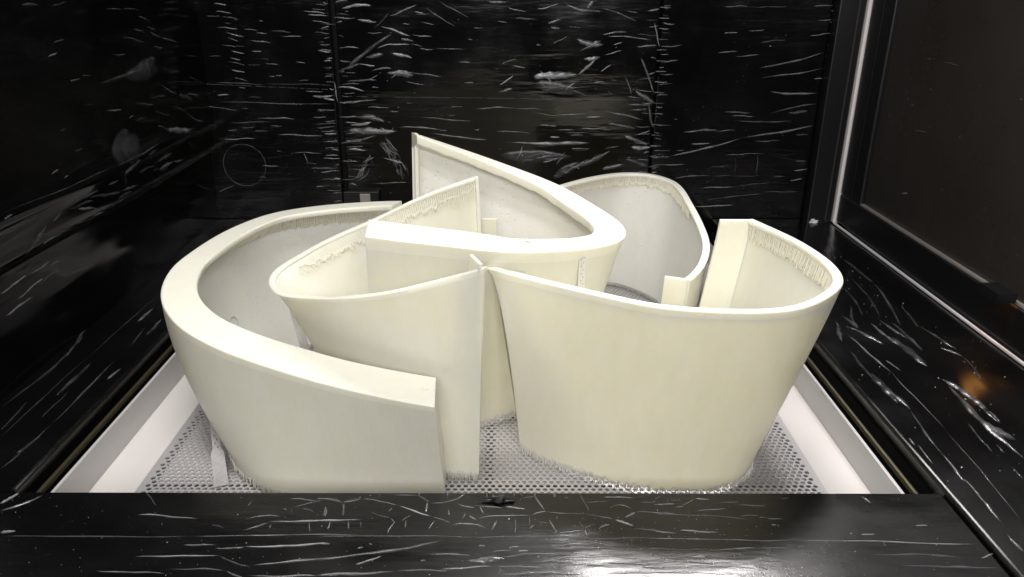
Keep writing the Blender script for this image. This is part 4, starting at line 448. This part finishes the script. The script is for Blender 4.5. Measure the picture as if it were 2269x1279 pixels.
class Shell:
    """a printed wall: outer rim curve, foot curve, inward side, lip width"""
    def __init__(s, key, side, power, lip=None, zfoot=0.009, n=180, shear=0.0, shear1=0.0, sm=60):
        d = SHELL[key]; top = np.array(d['top']); bot = np.array(d['bot'])
        lp = np.array(d.get('lip', [lip] * len(top)))
        C = np.c_[top, bot, lp]
        C = smooth(catmull(C, 0), sm)
        s.C, s.L = resample(C, n); s.n = n; s.side = side; s.p = np.full(n, power) if not isinstance(power, tuple) else np.interp(np.linspace(0, 1, n), (0, .05, .35, 1), (power[0], power[0], power[1], power[1])); s.zf = zfoot
        s.T = s.C[:, :3]; s.B = np.c_[s.C[:, 3:5], np.full(n, zfoot)]; s.lip = s.C[:, 5]
        s.N, s.t = plan_normal(s.T, side)
        s.N0 = s.N.copy(); s.N = s.N + s.t * (shear * np.exp(-np.linspace(0, s.L, n) / 0.05) + shear1 * np.exp(-np.linspace(s.L, 0, n) / 0.05))[:, None]
        # keep the lip from folding over itself at tight bends
        da = np.unwrap(np.arctan2(s.t[:, 1], s.t[:, 0])); k = np.gradient(da) / (s.L / n) * side
        rad = np.where(k > 1e-3, 1 / np.maximum(k, 1e-3), 9.)
        lim = np.minimum(s.lip, rad * 0.92)
        for _ in range(30): lim[1:-1] = np.minimum(lim[1:-1], 0.25 * lim[:-2] + 0.5 * lim[1:-1] + 0.25 * lim[2:])
        s.lip = smooth(lim, 60)
    def outer(s, f):
        g = max(f, 0.0) ** s.p
        P = s.T + (s.B - s.T) * np.stack([g, g, np.full(s.n, f)], 1); return P
    def inner(s, f, th):
        P = s.outer(f).copy(); Nn, _ = plan_normal(P, s.side); P[:, :2] += Nn * th; return P
    def loft(s, rings, name, mat, parent, closed=True, caps=True):
        n = s.n; k = len(rings); V = np.concatenate(rings); f = []
        for r in range(k if closed else k - 1):
            a, b = r * n, ((r + 1) % k) * n
            f += [[a + i, a + i + 1, b + i + 1, b + i] for i in range(n - 1)]
        if caps and closed:
            f.append([r * n for r in range(k)]); f.append([r * n + n - 1 for r in range(k)][::-1])
        o = mk(name, V, f, mat, parent, True)
        fix_normals(o); me = o.data
        if caps and closed: me.polygons[len(f) - 1].use_smooth = False; me.polygons[len(f) - 2].use_smooth = False
        try: me.set_sharp_from_angle(angle=math.radians(40))
        except Exception: pass
        return o
    def height(s): return float(np.mean(s.T[:, 2]) - s.zf)
    def body(s, parent, depth, th, inner_mat, wavy=0.0):
        """rim, lip, outer and inner face as one continuous wall"""
        fd = depth / s.height(); c = 0.0011; nf = 21
        up = np.array([0, 0, 1.0]); N3 = np.c_[s.N, np.zeros(s.n)]; lip = s.lip[:, None]; O = s.T; wv = np.zeros(s.n)
        if wavy:
            x = np.linspace(0, s.L, s.n); wv = wavy * (np.sin(x * 95) * .4 + np.sin(x * 210 + 1) * .35 + np.sin(x * 410 + 2) * .25)
        fs = np.linspace(fd, 1, nf)
        r = [O + N3 * c, O - up * c] + [s.outer(f) for f in fs] + [s.inner(f, th) for f in fs[::-1]]
        r += [O + N3 * (lip * 0.97) - up * (depth * .8 + wv[:, None] * .3), O + N3 * lip - up * (depth * .55), O + N3 * lip - up * c * 1.2, O + N3 * (lip - c)]
        o = s.loft(r, 'body', M['shell'], parent)
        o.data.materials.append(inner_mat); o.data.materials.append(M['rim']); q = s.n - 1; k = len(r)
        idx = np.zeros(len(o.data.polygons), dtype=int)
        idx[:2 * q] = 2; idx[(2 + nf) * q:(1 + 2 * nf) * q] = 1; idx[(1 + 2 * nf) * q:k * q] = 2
        o.data.polygons.foreach_set('material_index', idx.tolist())
        return o
    def teeth(s, parent, depth, th, mat, i0=0.0, i1=1.0, length=0.014, step=0.0029):
        mb = MB(); x = 0.004; fd = depth / s.height(); H = s.height()
        def at(arr, u): q = u / s.L * (s.n - 1); i = int(min(q, s.n - 2)); return arr[i] + (arr[i + 1] - arr[i]) * (q - i)
        prev = None; jag = length
        fa = [s.inner(f, th) for f in np.linspace(fd, min(1, fd + 3.2 * length / H), 8)]
        while x < s.L - .004:
            if i0 <= x / s.L <= i1:
                lip = at(s.lip, x); T = at(s.T, x); N = at(s.N, x)
                a2 = np.r_[T[:2] + N * (lip - .0016), T[2] - depth * .6]
                low = fa[3] * .6 + fa[4] * .4; b2 = at(low, x + random.uniform(-.0004, .0004)); q = random.uniform(.75, 1.1)
                b2 = np.r_[b2[:2] + N * random.uniform(.002, .0035), b2[2]]; b2 = a2 + (b2 - a2) * q
                spike(mb, a2, b2, random.uniform(.0008, .0011), random.uniform(.0006, .0009), 4)
                # ragged skirt of support left on the wall
                jag = 0.35 * jag + 0.65 * random.uniform(.7, 1.9) * length
                def lev(q):
                    q = min(6.98, max(0.3, q)); i = int(q); return at(fa[i], x) * (1 - q + i) + at(fa[i + 1], x) * (q - i)
                ed = min(1.0, min(x / s.L - i0, i1 - x / s.L) / 0.06 + 0.25); lv = 7 * jag * ed / (3.2 * length); row = (lev(lv * .55), lev(lv * .78), lev(lv))
                row = [np.r_[p[:2] + N * e, p[2]] for p, e in zip(row, (.0030, .0026, .0008))]
                if prev is not None:
                    mb.add(prev + row, [[0, 1, 4, 3], [1, 2, 5, 4]])
                prev = row
            else: prev = None
            x += step * random.uniform(.8, 1.2)
        return mb.build('support_teeth', mat, parent, kind='stuff')
    def feet(s, parent, th, mat, step=0.0015, out=0.0015):
        mb = MB(); x = 0.002; I = s.inner(1.0, th); O = s.outer(1.0); O2 = s.outer(.975)
        while x < s.L - .002:
            q = x / s.L * (s.n - 1); i = int(min(q, s.n - 2)); t = q - i
            for k in (0.05, .95):
                a = (O[i] * (1 - t) + O[i + 1] * t) * (1 - k) + (I[i] * (1 - t) + I[i + 1] * t) * k
                if k < .5:
                    o2 = O2[i] * (1 - t) + O2[i + 1] * t; e = random.random() ** 2; a = a * (1 - e) + o2 * e; a[:2] -= s.N[i] * .0008
                b = a + np.r_[-s.N[i] * random.uniform(-.002, out) * (1 if k < .5 else -1), 0]; b[2] = random.uniform(0.0004, .0045)
                spike(mb, a, b, random.uniform(.0004, .0007), random.uniform(.0003, .0005), 3)
            x += step * random.uniform(.8, 1.25)
        return mb.build('base_supports', mat, parent, kind='stuff')
    def flange(s, parent, end, length, th, mat, skew=0.0, name='end_flange', zdrop=0.0, top=0.0):
        """upright return at one end, reaching inward from the wall"""
        i = 0 if end == 0 else s.n - 1; sg = 1 if end == 0 else -1
        mb = MB(); fs = np.linspace(0, 1, 18); V = []
        for f in fs:
            P = s.outer(f)[i]; N = s.N[i]; t = s.t[i] * sg
            d = N * math.cos(skew) - t * math.sin(skew) * -1.0
            z = P[2] - zdrop * (1 - f) + top * (1 - f)
            a = P[:2] + t * 0.0004
            e = np.array([-d[1], d[0]]); e = e if e @ t > 0 else -e
            for u, wv in ((0.0034, 0), (length, 0), (length, th), (0.0034, th)):
                q = a + d * u + e * wv; V.append((q[0], q[1], z - (0.0004 if f == 0 else 0)))
        f = []
        for r in range(len(fs) - 1):
            for k in range(4): f.append([4 * r + k, 4 * r + (k + 1) % 4, 4 * r + 4 + (k + 1) % 4, 4 * r + 4 + k])
        f += [[0, 1, 2, 3], [len(V) - 4 + k for k in (3, 2, 1, 0)]]
        o = mk(name, V, f, mat, parent); fix_normals(o)
        bv = o.modifiers.new('edge', 'BEVEL'); bv.width = 0.0008; bv.segments = 2; bv.limit_method = 'ANGLE'
        return o
def strip(parent, a, b, width, face, mat, foot=None, name='support_strip'):
    """thin perforated strut of support material"""
    a = Vector(a); b = Vector(b); d = (b - a); L = d.length; d.normalize(); fz = Vector(face).normalized(); s = d.cross(fz).normalized()
    nx, ny = 7, max(10, int(L / .0025)); mb = MB(); V = []; F = []
    for j in range(ny + 1):
        t = j / ny; wd = width * (0.85 + .15 * t)
        if foot and t > foot[0]: wd *= 1 + foot[1] * min(1, (t - foot[0]) / .06)
        for i in range(nx + 1): V.append(a + d * L * t + s * wd * (i / nx - .5) + fz * random.uniform(-.0002, .0002))
    for j in range(ny):
        for i in range(nx):
            if i in (2, 4) and (j + i) % 4 == 0 and j / ny < (foot[0] if foot else 1): continue
            k = j * (nx + 1) + i; F.append([k, k + 1, k + nx + 2, k + nx + 1])
    o = mk(name, V, F, mat, parent); md = o.modifiers.new('thick', 'SOLIDIFY'); md.thickness = .0012
    return o

GROUP = 'pale printed resin shells on the platform'
def cen(key):
    b = np.array(SHELL[key]['bot']); return (float(b[:, 0].mean()), float(b[:, 1].mean()), 0.0)
# A: broad thick-rimmed shell on the left
eA = empty('printed_shell', cen('A'), 'large bowl-like printed shell with broad flat rim at far left, nearest the front ledge', 'printed shell', GROUP)
A = Shell('A', -1, (1.15, 2.2), shear=0.2, sm=160)
A.body(eA, 0.010, 0.0045, M['shell_pit']); A.flange(eA, 0, 0.060, 0.004, M['shell'])
A.teeth(eA, 0.010, .0045, M['ragged'], 0.40, 1.0, 0.0105); A.feet(eA, .0045, M['frill'])
# B: thin V-shaped shell in the middle
eB = empty('printed_shell', cen('B'), 'thin-walled V-shaped printed shell in the middle, its rounded tip inside the left shell', 'printed shell', GROUP)
B = Shell('B', -1 * -1, 0.75, 0.0085)
B.body(eB, 0.006, 0.004, M['shell']); B.flange(eB, 0, .012, .004, M['rim']); B.flange(eB, 1, .036, .004, M['rim'], skew=.78, top=.004)
B.teeth(eB, 0.006, .004, M['ragged'], 0.0, .42, 0.010); B.feet(eB, .004, M['frill'])
# C: tall shell behind
eC = empty('printed_shell', cen('C'), 'tall printed shell with a broad rim and pointed upper corner, standing behind the V-shaped one', 'printed shell', GROUP)
Cs = Shell('C', 1, 0.9, shear=-0.24, shear1=-0.26, sm=200)
Cs.body(eC, 0.016, 0.0045, M['shell_pit'], 0.004); Cs.flange(eC, 1, .014, .005, M['rim']); Cs.flange(eC, 0, .06, .005, M['shell'])
Cs.feet(eC, .0045, M['frill'])
# D: right front
eD = empty('printed_shell', cen('D'), 'wide thin-rimmed printed shell at front right with squared return at its back corner', 'printed shell', GROUP)
Ds = Shell('D', 1, (0.55, 1.15), 0.011)
Ds.body(eD, 0.008, 0.0045, M['shell']); Ds.flange(eD, 0, .042, .0045, M['rim'], skew=.41); Ds.flange(eD, 1, .048, .0065, M['rim'], skew=-.34)
Ds.teeth(eD, 0.008, .0045, M['ragged'], 0.55, 1.0, 0.0125); Ds.feet(eD, .0045, M['frill'])
# E: back right
eE = empty('printed_shell', cen('E'), 'smaller curved printed shell with a wavy rim at the back right', 'printed shell', GROUP)
Es = Shell('E', -1, 1.0, 0.011)
Es.body(eE, 0.007, 0.0045, M['shell_pit']); Es.flange(eE, 1, .037, .0065, M['rim'], skew=-.35)
Es.teeth(eE, 0.007, .0045, M['ragged'], 0.0, .62, 0.0095); Es.feet(eE, .0045, M['frill'])
box('end_tab', -0.034, -0.012, 1.076, 1.080, 0.012, 0.2275, M['shell'], eB, b=.001)
# support struts left on the shells
strip(eA, (-0.360, 0.835, 0.06), (-0.327, 0.752, 0.0015), 0.010, (0.35, -0.9, 0.3), M['strut'], foot=(.55, .6))
strip(eC, (0.0945, 0.893, 0.232), (0.0965, 0.925, 0.06), 0.011, (0.35, -0.9, 0), M['support'])
strip(eB, (-0.262, 0.885, 0.165), (-0.235, 0.89, 0.0015), 0.014, (-0.3, -0.9, 0), M['support'])

# bubbles in A's rim, a moulded ring inside A
for bx_, by_, bz_ in ((-0.3224, 0.8022, 0.17), (-0.0859, 0.73, 0.14)):
    i = int(np.argmin(np.hypot(A.T[:, 0] + A.N[:, 0] * .03 - bx_, A.T[:, 1] + A.N[:, 1] * .03 - by_)))
    ring_obj('bubble', (bx_, by_, float(A.T[i, 2]) - .0005), (0, 0, 1), 0.0026, 0.0011, M['ragged'], eA, 18, 5)
Ai_ = A.inner(0.62, .0045); i = int(np.argmin(np.abs(Ai_[:, 1] - 1.03) + (Ai_[:, 0] > -.25)))
nn = A.N0[i]; ring_obj('moulded_ring', tuple(Ai_[i] + np.r_[nn * .0002, 0]), (nn[0], nn[1], 0.25), 0.010, 0.0012, M['shell_pit'], eA, 36, 6)

# ---------------------------------------------------------------- small loose things
def lump(name, c, r, mat, label, cat, seed, squash=.6, rough=.35, sub=3):
    bm = bmesh.new(); bmesh.ops.create_icosphere(bm, subdivisions=sub, radius=1); rs = random.Random(seed)
    from mathutils import noise
    for v in bm.verts:
        d = v.co.normalized(); k = 1 + rough * noise.noise(d * 1.7 + Vector((seed, 0, 0))) * 2 + rough * .6 * noise.noise(d * 5 + Vector((0, seed, 0)))
        v.co = Vector((d.x * r[0], d.y * r[1], max(d.z, -.5) * r[2])) * k
    vs = [tuple(Vector(c) + v.co) for v in bm.verts]; fs = [[q.index for q in f.verts] for f in bm.faces]; bm.free()
    return tag(mk(name, vs, fs, mat, None, False, c), label, cat)
lump('resin_crumb', (0.662, 1.605, 0.069), (.013, .010, .005), M['dust'], 'white crumb of broken support on the far end of the right ledge', 'crumb', 3)
lump('film_scrap', (-0.006, 0.648, 0.0625), (.013, .005, .003), M['black'], 'crumpled scrap of black film at the middle of the front ledge edge', 'scrap', 11, rough=.6)
lump('resin_flake', (0.028, 0.9005, 0.2525), (.005, .004, .0012), M['rim'], 'small pale flake lying on the broad rim of the tall shell', 'flake', 5)
